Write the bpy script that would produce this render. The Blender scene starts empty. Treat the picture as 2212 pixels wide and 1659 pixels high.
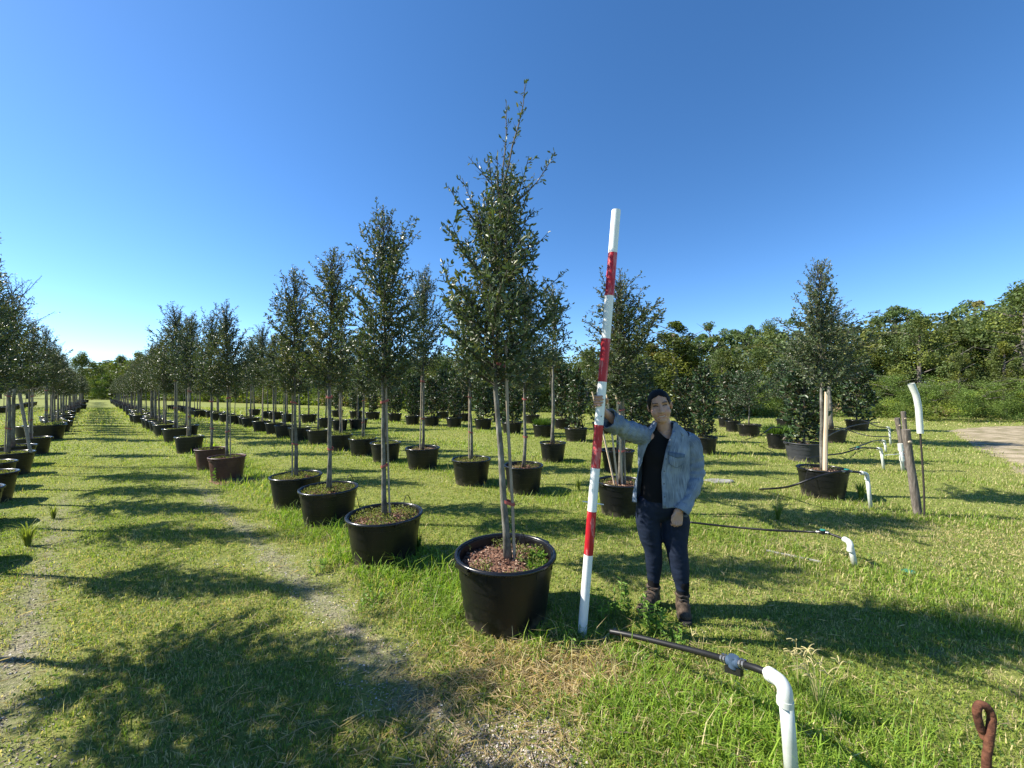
import bpy, math, random
import numpy as np
from mathutils import Vector
scene = bpy.context.scene
COL = scene.collection
R = math.radians
# ------------------------------------------------------------------ camera
HY, FPX, CH = 846.0, 831.0, 1.75          # horizon row, focal length (px of a 2212 px wide frame), eye height
cam_d = bpy.data.cameras.new('camera'); cam = bpy.data.objects.new('camera', cam_d); COL.objects.link(cam)
cam.location = (0, 0, CH); cam.rotation_euler = (R(90), 0, 0)
cam_d.sensor_width = 36; cam_d.lens = FPX/2212*36; cam_d.shift_y = (HY-829.5)/2212
cam_d.clip_start = .05; cam_d.clip_end = 2000
scene.camera = cam
# ------------------------------------------------------------------ sky + sun
SUN_EL, SUN_SLOPE = 41.0, 0.09            # sun to the left and a little ahead
sd = Vector((-1, SUN_SLOPE, 0)).normalized()
sundir = Vector((sd.x*math.cos(R(SUN_EL)), sd.y*math.cos(R(SUN_EL)), math.sin(R(SUN_EL))))
world = bpy.data.worlds.new("World"); scene.world = world; world.use_nodes = True
wn = world.node_tree; bgn = wn.nodes['Background']
sky = wn.nodes.new('ShaderNodeTexSky'); sky.sky_type = 'NISHITA'; sky.sun_disc = False
sky.sun_elevation = R(SUN_EL); sky.sun_rotation = math.atan2(sundir.x, sundir.y)
sky.air_density = 0.7; sky.dust_density = 0.12; sky.ozone_density = 3.0
hsv = wn.nodes.new('ShaderNodeHueSaturation'); hsv.inputs['Saturation'].default_value = 1.2; wn.links.new(sky.outputs[0], hsv.inputs['Color'])
wn.links.new(hsv.outputs[0], bgn.inputs[0]); bgn.inputs[1].default_value = 0.115
sl = bpy.data.lights.new('sun', 'SUN'); sl.energy = 5.0; sl.angle = R(.53); sl.color = (1, .94, .84)
so = bpy.data.objects.new('sun', sl); COL.objects.link(so)
so.rotation_euler = (-sundir).to_track_quat('-Z', 'Y').to_euler(); so.location = (-20, 5, 30)
scene.view_settings.view_transform = 'Standard'; scene.view_settings.look = 'None'
scene.view_settings.exposure = 1.12; scene.view_settings.gamma = 1
scene.render.engine = 'CYCLES'
scene.cycles.max_bounces = 6; scene.cycles.diffuse_bounces = 3; scene.cycles.glossy_bounces = 2
scene.cycles.transmission_bounces = 3; scene.cycles.caustics_reflective = False; scene.cycles.caustics_refractive = False

# ------------------------------------------------------------------ helpers
def W(px, py, Y):      # a point Y metres away seen at (px, py)
    return np.array([(px-1106)/FPX*Y, Y, CH-(py-HY)/FPX*Y])
def G(px, py, h=0.0):  # a point at height h seen at (px, py)
    Y = FPX*(CH-h)/(py-HY); return np.array([(px-1106)/FPX*Y, Y, h])
DN = np.array([-.735, .678]); PN = np.array([.678, .735])     # along / across the rows
def ts(t, s): return DN*t + PN*s
def nrm(v): v = np.asarray(v, float); return v/(np.linalg.norm(v)+1e-12)

class MB:
    def __init__(s): s.V = []; s.F = []; s.n = 0; s.C = []
    def add(s, V, F, mat=0, col=None):
        V = np.asarray(V, float).reshape(-1, 3)
        s.V.append(V)
        if isinstance(F, np.ndarray): F = [F]
        for f in F:
            f = np.asarray(f)
            if f.size: s.F.append((f+s.n, mat))
        c = np.ones((len(V), 4)); c[:, :3] = .5 if col is None else col
        s.C.append(c); s.n += len(V)
    def build(s, name, mats, parent=None, smooth=False, loc=None):
        me = bpy.data.meshes.new(name)
        V = np.concatenate(s.V); me.vertices.add(len(V)); me.vertices.foreach_set('co', V.astype(np.float32).ravel())
        idx = []; st = []; mi = []; k = 0
        for f, m in s.F:
            n, w = f.shape; idx.append(f.ravel()); st.append(k+np.arange(n)*w); mi.append(np.full(n, m)); k += n*w
        idx = np.concatenate(idx); st = np.concatenate(st); mi = np.concatenate(mi)
        me.loops.add(len(idx)); me.polygons.add(len(st))
        me.loops.foreach_set('vertex_index', idx.astype(np.int32)); me.polygons.foreach_set('loop_start', st.astype(np.int32))
        me.polygons.foreach_set('material_index', mi.astype(np.int32))
        me.polygons.foreach_set('use_smooth', np.full(len(st), smooth))
        a = me.color_attributes.new('tint', 'FLOAT_COLOR', 'POINT'); a.data.foreach_set('color', np.concatenate(s.C).astype(np.float32).ravel())
        me.update(calc_edges=True)
        for m in (mats if isinstance(mats, (list, tuple)) else [mats]): me.materials.append(m)
        o = bpy.data.objects.new(name, me); COL.objects.link(o)
        if parent: o.parent = parent
        if loc is not None: o.location = loc
        return o
def tag(o, label=None, cat=None, group=None, kind=None):
    if label: o['label'] = label
    if cat: o['category'] = cat
    if group: o['group'] = group
    if kind: o['kind'] = kind
    return o
def empty(name, loc, label, cat, group=None):
    o = bpy.data.objects.new(name, None); o.empty_display_size = .1; COL.objects.link(o); o.location = tuple(loc)
    return tag(o, label, cat, group)
def tube(P, rad, n=6, cap=True):
    P = np.asarray(P, float); m = len(P); rad = np.broadcast_to(np.asarray(rad, float), (m,))
    T = np.gradient(P, axis=0); T /= np.linalg.norm(T, axis=1)[:, None]+1e-12
    ref = np.array([0, 0, 1.]) if abs(T[0][2]) < .9 else np.array([1., 0, 0])
    u = ref-T[0]*ref.dot(T[0]); u /= np.linalg.norm(u); U = []
    for i in range(m):
        u = u-T[i]*u.dot(T[i]); u /= np.linalg.norm(u)+1e-12; U.append(u)
    U = np.array(U); Vv = np.cross(T, U)
    a = np.arange(n)/n*2*np.pi
    V = P[:, None]+rad[:, None, None]*(np.cos(a)[None, :, None]*U[:, None]+np.sin(a)[None, :, None]*Vv[:, None])
    i, j = np.meshgrid(np.arange(m-1), np.arange(n), indexing='ij'); j2 = (j+1) % n
    F = np.stack([i*n+j, i*n+j2, (i+1)*n+j2, (i+1)*n+j], -1).reshape(-1, 4)
    Fs = [F]; V = V.reshape(-1, 3)
    if cap:
        V = np.vstack([V, P[:1], P[-1:]]); b = m*n; k = np.arange(n)
        Fs.append(np.stack([(k+1) % n, k, np.full(n, b)], -1)); Fs.append(np.stack([(m-1)*n+k, (m-1)*n+(k+1) % n, np.full(n, b+1)], -1))
    return V, Fs
def lathe(prof, n=48, fr=None):
    prof = np.asarray(prof, float); m = len(prof); a = np.arange(n)/n*2*np.pi
    r = prof[:, 0][:, None]*(1+(fr(a)[None] if fr else np.zeros((1, n))))
    V = np.stack([r*np.cos(a), r*np.sin(a), np.broadcast_to(prof[:, 1][:, None], r.shape)], -1).reshape(-1, 3)
    i, j = np.meshgrid(np.arange(m-1), np.arange(n), indexing='ij'); j2 = (j+1) % n
    return V, np.stack([i*n+j, i*n+j2, (i+1)*n+j2, (i+1)*n+j], -1).reshape(-1, 4)
def boxv(c, s, rot=None):
    c = np.asarray(c, float); s = np.asarray(s, float)/2
    V = np.array([[x, y, z] for x in (-1, 1) for y in (-1, 1) for z in (-1, 1)])*s
    if rot is not None: V = V@np.asarray(rot).T
    return V+c, np.array([[0, 1, 3, 2], [4, 6, 7, 5], [0, 4, 5, 1], [2, 3, 7, 6], [0, 2, 6, 4], [1, 5, 7, 3]])
def smoothpath(P, k=6):
    P = np.asarray(P, float); n = len(P); out = []
    for i in range(n-1):
        p0, p1, p2, p3 = P[max(i-1, 0)], P[i], P[i+1], P[min(i+2, n-1)]
        for t in np.arange(k)/k:
            out.append(.5*((2*p1)+(-p0+p2)*t+(2*p0-5*p1+4*p2-p3)*t*t+(-p0+3*p1-3*p2+p3)*t**3))
    out.append(P[-1]); return np.array(out)
def _h(ix, iy, s):
    v = np.sin(ix*127.1+iy*311.7+s*74.7)*43758.5453; return v-np.floor(v)
def vn(x, y, s=0):
    x = np.asarray(x, float); y = np.asarray(y, float); ix = np.floor(x); iy = np.floor(y); fx = x-ix; fy = y-iy
    fx = fx*fx*(3-2*fx); fy = fy*fy*(3-2*fy)
    return (_h(ix, iy, s)*(1-fx)+_h(ix+1, iy, s)*fx)*(1-fy)+(_h(ix, iy+1, s)*(1-fx)+_h(ix+1, iy+1, s)*fx)*fy
def fbm(x, y, s=0, o=3):
    v = 0; a = .5; t = 0
    for i in range(o): v = v+a*vn(x*2**i, y*2**i, s+i*13); t += a; a *= .5
    return v/t

# ------------------------------------------------------------------ materials
def mat(name, col=(.5, .5, .5), rough=.6, spec=.5, metal=0):
    m = bpy.data.materials.new(name); m.use_nodes = True; b = m.node_tree.nodes['Principled BSDF']
    b.inputs['Base Color'].default_value = (*col, 1); b.inputs['Roughness'].default_value = rough
    b.inputs['Specular IOR Level'].default_value = spec; b.inputs['Metallic'].default_value = metal
    return m
def nd(m, t, **k):
    n = m.node_tree.nodes.new(t)
    for a, v in k.items():
        if a.startswith('i_'): n.inputs[a[2:].replace('_', ' ')].default_value = v
        else: setattr(n, a, v)
    return n
def lk(m, a, b): m.node_tree.links.new(a, b)
def ramp(m, fac, stops, interp='LINEAR'):
    r = nd(m, 'ShaderNodeValToRGB'); r.color_ramp.interpolation = interp; e = r.color_ramp.elements
    while len(e) < len(stops): e.new(.5)
    for x, (p, c) in zip(e, stops): x.position = p; x.color = (*c, 1)
    lk(m, fac, r.inputs[0]); return r.outputs[0]
def noise_mat(name, stops, scale, rough=.7, spec=.3, coord='Object', stretch=(1, 1, 1), bump=0., detail=5, bscale=None, dist=.01):
    m = mat(name, rough=rough, spec=spec); b = m.node_tree.nodes['Principled BSDF']
    tc = nd(m, 'ShaderNodeTexCoord'); mp = nd(m, 'ShaderNodeMapping'); mp.inputs['Scale'].default_value = stretch
    lk(m, tc.outputs[coord], mp.inputs[0])
    n = nd(m, 'ShaderNodeTexNoise', i_Scale=scale, i_Detail=detail, i_Roughness=.65); lk(m, mp.outputs[0], n.inputs['Vector'])
    lk(m, ramp(m, n.outputs[0], stops), b.inputs['Base Color'])
    if bump:
        n2 = n
        if bscale: n2 = nd(m, 'ShaderNodeTexNoise', i_Scale=bscale, i_Detail=4.); lk(m, mp.outputs[0], n2.inputs['Vector'])
        bp = nd(m, 'ShaderNodeBump', i_Strength=bump, i_Distance=dist); lk(m, n2.outputs[0], bp.inputs['Height']); lk(m, bp.outputs[0], b.inputs['Normal'])
    return m
def leaf_mat(name, rough=.45, spec=.4, trans=.25, tcol=1.6):
    m = mat(name, rough=rough, spec=spec); b = m.node_tree.nodes['Principled BSDF']; o = m.node_tree.nodes['Material Output']
    at = nd(m, 'ShaderNodeAttribute', attribute_name='tint'); lk(m, at.outputs['Color'], b.inputs['Base Color'])
    if trans:
        t = nd(m, 'ShaderNodeBsdfTranslucent'); g = nd(m, 'ShaderNodeVectorMath', operation='SCALE'); g.inputs['Scale'].default_value = tcol
        lk(m, at.outputs['Color'], g.inputs[0]); mx = nd(m, 'ShaderNodeVectorMath', operation='MULTIPLY'); mx.inputs[1].default_value = (1.05, 1.1, .45)
        lk(m, g.outputs[0], mx.inputs[0]); lk(m, mx.outputs[0], t.inputs[0])
        x = nd(m, 'ShaderNodeMixShader'); x.inputs[0].default_value = trans
        lk(m, b.outputs[0], x.inputs[1]); lk(m, t.outputs[0], x.inputs[2]); lk(m, x.outputs[0], o.inputs[0])
    return m
M = {}
M['leaf'] = leaf_mat('oak_leaf', .45, .5, .15)
M['magleaf'] = leaf_mat('magnolia_leaf', .4, .4, .08)
M['woodleaf'] = leaf_mat('wood_leaf', .6, .3, .25)
M['grass'] = leaf_mat('grass_blade', .55, .25, .35, 1.5)
M['twig'] = noise_mat('twig_bark', [(.3, (.045, .04, .03)), (.7, (.11, .095, .075))], 30, .85)
M['bark'] = noise_mat('young_bark', [(.32, (.06, .055, .045)), (.5, (.15, .14, .115)), (.72, (.30, .285, .24))], 16, .85, .2, stretch=(1, 1, .45), bump=.5, bscale=60)
M['bigbark'] = noise_mat('forest_bark', [(.3, (.10, .085, .07)), (.7, (.24, .21, .18))], 6, .9, .2)
M['stake'] = noise_mat('stake_wood', [(.3, (.22, .17, .12)), (.7, (.42, .35, .27))], 8, .8, .2, stretch=(6, 6, .6), bump=.3)
M['palewood'] = noise_mat('pale_stake', [(.3, (.50, .38, .25)), (.7, (.66, .53, .38))], 8, .75, .2, stretch=(6, 6, .6))
M['pot'] = noise_mat('black_pot', [(.3, (.004, .004, .0045)), (.6, (.007, .007, .0075)), (.8, (.018, .017, .016))], 5, .38, .4, bump=.15, bscale=30, stretch=(1, 1, 1.6))
M['potgrey'] = noise_mat('grey_pot', [(.3, (.02, .022, .026)), (.75, (.045, .047, .052))], 5, .5, .4, bump=.15, bscale=30)
M['potred'] = noise_mat('brown_pot', [(.3, (.05, .018, .013)), (.75, (.10, .04, .03))], 5, .45, .4)
M['rim'] = noise_mat('pot_rim', [(.3, (.005, .005, .006)), (.75, (.012, .012, .013))], 9, .25, .5)
M['tape'] = mat('red_tape', (.30, .07, .06), .6)
M['pvc'] = noise_mat('white_pvc', [(.3, (.46, .48, .42)), (.6, (.60, .62, .57)), (.8, (.66, .67, .63))], 7, .42, .4)
M['hose'] = noise_mat('black_hose', [(.3, (.005, .005, .006)), (.8, (.014, .014, .014))], 12, .45, .4)
M['metal'] = mat('clamp_steel', (.35, .35, .35), .45, .5, 1)
M['bluev'] = mat('valve_blue', (.045, .075, .12), .55, .3)
M['blackp'] = mat('black_plastic', (.012, .012, .013), .35)
M['teal'] = mat('teal_cap', (.02, .22, .18), .5)
M['rust'] = noise_mat('rusty_iron', [(.3, (.03, .013, .009)), (.5, (.085, .032, .018)), (.62, (.15, .06, .03)), (.78, (.22, .15, .12))], 18, .85, .3, bump=.7, bscale=50)
M['rod'] = mat('dark_rod', (.03, .022, .018), .7)
M['post'] = noise_mat('post_wood', [(.3, (.06, .05, .042)), (.55, (.17, .145, .12)), (.75, (.27, .24, .20))], 6, .9, .2, stretch=(8, 8, .7), bump=.8, bscale=9)
M['stone'] = noise_mat('flat_stone', [(.3, (.16, .155, .14)), (.7, (.34, .33, .30))], 8, .85)
M['white'] = mat('white_label', (.8, .8, .78), .5)

def dirty(m, col, zt=.15):
    b = m.node_tree.nodes['Principled BSDF']; src = b.inputs['Base Color'].links[0].from_socket; tc = nd(m, 'ShaderNodeTexCoord'); sx = nd(m, 'ShaderNodeSeparateXYZ'); lk(m, tc.outputs['Object'], sx.inputs[0])
    n = nd(m, 'ShaderNodeTexNoise', i_Scale=11., i_Detail=6.); lk(m, tc.outputs['Object'], n.inputs['Vector'])
    a = nd(m, 'ShaderNodeMath', operation='MULTIPLY_ADD'); a.inputs[1].default_value = -1/zt; a.inputs[2].default_value = .45; lk(m, sx.outputs[2], a.inputs[0])
    c = nd(m, 'ShaderNodeMath', operation='MULTIPLY_ADD'); c.inputs[1].default_value = 2.6; lk(m, n.outputs[0], c.inputs[0]); lk(m, a.outputs[0], c.inputs[2])
    d = nd(m, 'ShaderNodeMapRange'); d.inputs[1].default_value = 1.0; d.inputs[2].default_value = 1.9; d.inputs[4].default_value = .75; lk(m, c.outputs[0], d.inputs[0])
    x = nd(m, 'ShaderNodeMix', data_type='RGBA'); lk(m, d.outputs[0], x.inputs[0]); lk(m, src, x.inputs[6]); x.inputs[7].default_value = (*col, 1); lk(m, x.outputs[2], b.inputs['Base Color'])
dirty(M['pot'], (.085, .072, .055)); dirty(M['potgrey'], (.11, .10, .085)); dirty(M['potred'], (.11, .09, .07)); dirty(M['pvc'], (.30, .30, .20), .12)
def soil_mat():
    m = noise_mat('potting_mulch', [(.25, (.035, .02, .014)), (.45, (.12, .06, .04)), (.6, (.22, .13, .09)), (.75, (.33, .24, .18))], 45, .95, .15, bump=1, bscale=60, dist=.02)
    return m
M['soil'] = soil_mat(); M['chip'] = leaf_mat('bark_chips', .9, .1, 0)

def pole_mat(name, stops, sc):
    m = noise_mat(name, stops, sc, .42, .4, stretch=(5, 5, .9)); return m
M['pwhite'] = pole_mat('pole_white', [(.2, (.50, .52, .50)), (.4, (.72, .74, .72)), (.8, (.80, .81, .79))], 8)
M['pred'] = pole_mat('pole_red', [(.3, (.30, .006, .012)), (.52, (.44, .010, .020)), (.58, (.50, .17, .17)), (.63, (.44, .010, .020))], 6)

# --- ground
def ground_mat():
    m = mat('ground_soil_and_turf', rough=.95, spec=.12); b = m.node_tree.nodes['Principled BSDF']
    geo = nd(m, 'ShaderNodeNewGeometry')
    def dot(v):
        d = nd(m, 'ShaderNodeVectorMath', operation='DOT_PRODUCT'); d.inputs[1].default_value = v; lk(m, geo.outputs['Position'], d.inputs[0]); return d.outputs['Value']
    def mth(op, a, b_=None, c=None):
        n = nd(m, 'ShaderNodeMath', operation=op)
        for i, v in enumerate((a, b_, c)):
            if v is None: continue
            if isinstance(v, (int, float)): n.inputs[i].default_value = v
            else: lk(m, v, n.inputs[i])
        return n.outputs[0]
    def noise(sc, det=4., ro=.6):
        n = nd(m, 'ShaderNodeTexNoise', i_Scale=sc, i_Detail=det, i_Roughness=ro); lk(m, geo.outputs['Position'], n.inputs['Vector']); return n.outputs[0]
    def mix(f, a, b_):
        x = nd(m, 'ShaderNodeMix', data_type='RGBA')
        lk(m, f, x.inputs[0]) if not isinstance(f, float) else None
        for i, v in ((6, a), (7, b_)):
            if isinstance(v, tuple): x.inputs[i].default_value = (*v, 1)
            else: lk(m, v, x.inputs[i])
        return x.outputs[2]
    s = dot((PN[0], PN[1], 0)); n1 = noise(1.3, 5); n2 = noise(9., 6, .7); n3 = noise(60., 4, .7); n4 = noise(.35, 3)
    turf = ramp(m, n2, [(.28, (.07, .09, .022)), (.45, (.15, .18, .04)), (.58, (.24, .25, .07)), (.75, (.38, .33, .15))])
    turf2 = ramp(m, n3, [(.3, (.05, .07, .018)), (.5, (.20, .235, .05)), (.7, (.40, .39, .13))])
    turf = mix(mth('MULTIPLY', n1, .8), turf, turf2)
    dirt = ramp(m, n3, [(.3, (.07, .06, .05)), (.45, (.19, .165, .13)), (.58, (.34, .29, .23)), (.72, (.50, .45, .38))])
    # worn strips beside the rows
    a1 = mth('ABSOLUTE', mth('SUBTRACT', s, 1.27)); a2 = mth('ABSOLUTE', mth('SUBTRACT', s, -.35))
    am = mth('MINIMUM', a1, a2)
    wob = mth('MULTIPLY', mth('SUBTRACT', n1, .5), 1.6)
    td = dot((DN[0], DN[1], 0)); fadek = mth('MAXIMUM', mth('MULTIPLY', mth('SUBTRACT', td, 7.), .12), 0.)
    k = mth('ADD', mth('SUBTRACT', mth('MULTIPLY', mth('SUBTRACT', .16, am), 3.2), fadek), mth('ADD', wob, mth('MULTIPLY', mth('SUBTRACT', n2, .5), 1.6)))
    kk = nd(m, 'ShaderNodeClamp'); lk(m, k, kk.inputs[0])
    base = mix(kk.outputs[0], turf, dirt)
    # sparse bare patches
    k2 = nd(m, 'ShaderNodeMapRange'); k2.inputs[1].default_value = .60; k2.inputs[2].default_value = .70
    lk(m, mth('ADD', mth('MULTIPLY', n1, .6), mth('MULTIPLY', noise(4., 3), .4)), k2.inputs[0])
    base = mix(mth('MULTIPLY', k2.outputs[0], .7), base, dirt)
    lk(m, base, b.inputs['Base Color'])
    bp = nd(m, 'ShaderNodeBump', i_Strength=.9, i_Distance=.03); lk(m, mth('ADD', n2, mth('MULTIPLY', n3, .5)), bp.inputs['Height']); lk(m, bp.outputs[0], b.inputs['Normal'])
    return m
M['ground'] = ground_mat()
M['gravel'] = noise_mat('gravel_road', [(.3, (.14, .14, .05)), (.45, (.25, .21, .13)), (.62, (.40, .33, .23)), (.8, (.50, .43, .32))], 1.8, .95, .1, coord='Object', bump=.8, bscale=40, dist=.03)

# ------------------------------------------------------------------ ground sheet
def relief(x, y):
    s = x*PN[0]+y*PN[1]
    return (fbm(x*.9, y*.9, 3)-.5)*.05+(fbm(x*4, y*4, 5)-.5)*.022
def build_ground():
    mb = MB()
    u = np.linspace(-1, 1, 241); ex = np.sign(u)*(np.exp(np.abs(u)*6.2)-1)/(np.exp(6.2)-1)*900
    v = np.linspace(-.55, 1, 261); ey = 3+np.sign(v)*(np.exp(np.abs(v)*6.2)-1)/(np.exp(6.2)-1)*900
    X, Y = np.meshgrid(ex, ey, indexing='ij'); d = np.hypot(X, Y-3)
    Z = relief(X, Y)*np.clip(1.4-d/30, 0, 1)
    n, k = X.shape; i, j = np.meshgrid(np.arange(n-1), np.arange(k-1), indexing='ij')
    F = np.stack([i*k+j, (i+1)*k+j, (i+1)*k+j+1, i*k+j+1], -1).reshape(-1, 4)
    mb.add(np.stack([X, Y, Z], -1), F)
    o = mb.build('ground', M['ground'], smooth=True); tag(o, kind='structure')
build_ground()
def build_road():
    P = [(2800, 1400), (2300, 1100), (2212, 1052), (2162, 1003), (2095, 957), (2042, 931), (2060, 926), (2122, 922), (2212, 919), (2500, 917), (3400, 925)]
    pts = [G(x, y)[:2] for x, y in P]; pts = smoothpath([(p[0], p[1], 0) for p in pts], 8)[:, :2]
    pts = pts+np.stack([fbm(pts[:, 0]*1.3, pts[:, 1]*1.3, 7)-.5, fbm(pts[:, 0]*1.3, pts[:, 1]*1.3, 9)-.5], -1)*.7
    c = np.array([26., 14.]); n = len(pts); rings = [pts*(1-t)+c*t for t in (0, .1, .25, .45, .7)]
    V = np.concatenate([np.column_stack([r, np.clip(relief(r[:, 0], r[:, 1]), 0, 1)*0+.035]) for r in rings])
    V[:n, 2] = -.012
    V = np.vstack([V, [[c[0], c[1], .035]]]); F = []
    for a in range(4):
        k = np.arange(n-1); F.append(np.stack([a*n+k, a*n+k+1, (a+1)*n+k+1, (a+1)*n+k], -1))
    k = np.arange(n-1); F4 = np.stack([4*n+k, 4*n+k+1, np.full(n-1, 5*n)], -1)
    mb = MB(); mb.add(V, [np.concatenate(F), F4])
    tag(mb.build('gravel_road', M['gravel'], smooth=True), kind='structure')
build_road()

# ------------------------------------------------------------------ leaves
def leaves(mb, P, A, L, Wd, C, rng, mat=1, fold=.25, up=None, shape=(.3, .72)):
    """P points, A leaf axis, L length, Wd width, C colour (n,3)"""
    n = len(P)
    if n == 0: return
    A = A/(np.linalg.norm(A, axis=1)[:, None]+1e-9)
    r = rng.normal(size=(n, 3)) if up is None else up+rng.normal(size=(n, 3))*.45
    Wv = np.cross(A, r); Wv /= np.linalg.norm(Wv, axis=1)[:, None]+1e-9
    N = np.cross(Wv, A); L = np.broadcast_to(L, (n,))[:, None]; w = np.broadcast_to(Wd, (n,))[:, None]*.5
    a, b = shape
    V = np.stack([P, P+A*L*a+Wv*w+N*w*fold*2, P+A*L*b+Wv*w*.85+N*w*fold*1.6, P+A*L-N*L*.06,
                  P+A*L*b-Wv*w*.85+N*w*fold*1.6, P+A*L*a-Wv*w+N*w*fold*2], 1).reshape(-1, 3)
    k = np.arange(n)[:, None]*6
    mb.add(V, np.concatenate([k+np.array([0, 1, 2, 3]), k+np.array([0, 3, 4, 5])]), mat, np.repeat(C, 6, 0))
def quads(mb, P, size, C, rng, mat=0, up=None, asp=1.5):
    n = len(P); N = rng.normal(size=(n, 3)); 
    if up is not None: N = N*.6+up
    N /= np.linalg.norm(N, axis=1)[:, None]; A = np.cross(N, rng.normal(size=(n, 3))); A /= np.linalg.norm(A, axis=1)[:, None]
    B = np.cross(N, A); s = np.broadcast_to(size, (n,))[:, None]*.5
    V = np.stack([P-A*s*asp, P-B*s*.8, P+A*s*asp, P+B*s*.8], 1).reshape(-1, 3)
    k = np.arange(n)[:, None]*4
    mb.add(V, k+np.arange(4), mat, np.repeat(C, 4, 0))

def oak_mesh(seed, H=3.6, cb=1.3, Rr=.48, nprim=80, leafL=.036, extra=(), lean=(0, 0), tr=.028, yellow=.12, bare=0., cprof=(.85, 1, .85, .52, .26), dens=1., wobs=.007):
    rng = np.random.default_rng(seed)
    z = np.linspace(0, H*.93, 14); wob = np.cumsum(rng.normal(0, wobs, (14, 2)), 0); wob -= wob[0]
    tp = np.column_stack([wob[:, 0]+lean[0]*(z/H), wob[:, 1]+lean[1]*(z/H), z])
    trr = np.interp(z/H, [0, .3, .6, .93], [tr, tr*.75, tr*.4, tr*.12])
    tb = MB(); trr2 = trr*1; trr2[0] *= 1.25; tb.add(*tube(tp, trr2, 10))
    cbuf = MB(); LP = []; LA = []; LZ = []; TT = []
    def twig(p0, d, L, r, lev, vv):
        m = 6 if lev == 0 else 4
        pts = [p0]; dd = nrm(d)
        for i in range(m-1):
            dd = nrm(dd+rng.normal(0, .10, 3)+np.array([0, 0, .10 if lev == 0 else .05]))
            pts.append(pts[-1]+dd*L/(m-1))
        pts = np.array(pts); cbuf.add(*tube(pts, np.linspace(r, r*.3, m), 4 if lev == 0 else 3, False), mat=0)
        ns = max(2, int(L/.0165*dens)); tt = np.sort(rng.random(ns)); 
        if lev == 0: tt = tt[tt > .45]
        f = tt*(m-1); i0 = np.minimum(f.astype(int), m-2); fr = (f-i0)[:, None]
        q = pts[i0]*(1-fr)+pts[i0+1]*fr; dv = pts[i0+1]-pts[i0]; dv /= np.linalg.norm(dv, axis=1)[:, None]
        keep = rng.random(len(tt)) > max(bare, .42*max(0, vv-.45)/.55)
        q = q[keep]; dv = dv[keep]; LP.append(q); LA.append(dv*.75+rng.normal(0, .55, dv.shape)); LZ.append(np.full(len(q), vv)); TT.append(tt[keep])
        return pts, m
    prim = []
    for k in range(nprim):
        u = ((k+rng.random())/nprim)**1.15; zz = cb+(H*.93-cb)*u
        L = Rr*np.interp(u, [0, .2, .45, .75, 1], cprof)*rng.uniform(.55, 1.2)
        if rng.random() < .12: L *= 1.35
        az = k*2.39996+rng.normal(0, .4); el = R(np.interp(u, [0, .5, 1], [22, 45, 66]))+rng.normal(0, .14)
        prim.append((zz, np.array([math.cos(az)*math.cos(el), math.sin(az)*math.cos(el), math.sin(el)]), L/max(math.cos(el), .45), u))
    for e in extra: prim.append((e[0], nrm(e[1]), e[2], .9))
    for k in range(7):
        az = rng.random()*6.28; prim.append((H*rng.uniform(.66, .86), nrm([math.cos(az)*.33, math.sin(az)*.33, 1]), H*rng.uniform(.12, .19), 1.))
    for zz, d, L, u in prim:
        p0 = np.array([np.interp(zz, z, tp[:, 0]), np.interp(zz, z, tp[:, 1]), zz])
        pts, m = twig(p0, d, L, .0032+.006*L, 0, u)
        n2 = int(L/.047)+1
        for j in range(int(n2*1.15)):
            v = min(.99, .06+.92*(j+rng.random())/n2/1.15); f = v*(m-1); i0 = min(int(f), m-2); q = pts[i0]+(pts[i0+1]-pts[i0])*(f-i0)
            dv = nrm(pts[i0+1]-pts[i0]); side = nrm(np.cross(dv, rng.normal(size=3)))
            twig(q, nrm(dv*.75+side*.9+np.array([0, 0, .08])), rng.uniform(.07, .19)*(1.15-.6*v)*(1 if u < .8 else .7), .0022, 1, u)
    P = np.concatenate(LP); A = np.concatenate(LA); Z = np.concatenate(LZ); T = np.concatenate(TT); n = len(P)
    g = rng.random(n)[:, None]; b = rng.uniform(.75, 1.3, n)[:, None]
    cl = vn(P[:, 0]*5+seed, P[:, 2]*4, seed)[:, None]
    dark = np.array([.038, .064, .026]); mid = np.array([.105, .14, .060]); yel = np.array([.17, .17, .05])
    C = dark*(1-g)+mid*g
    pal = (rng.random(n)[:, None] < .12)
    C = np.where(pal, np.array([.13, .15, .10]), C)
    yv = (rng.random(n) < yellow*(.35+1.8*Z+1.5*(cl[:, 0] > .68))*(.5+T))[:, None]
    C = np.where(yv, yel*rng.uniform(.6, 1.2, (n, 1)), C)*b
    L = rng.uniform(.7, 1.25, n)*leafL*np.interp(Z, [0, .5, 1], [1.05, .95, .68])
    leaves(cbuf, P, A, L, L*.40, C, rng)
    return tb, cbuf, tp
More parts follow.
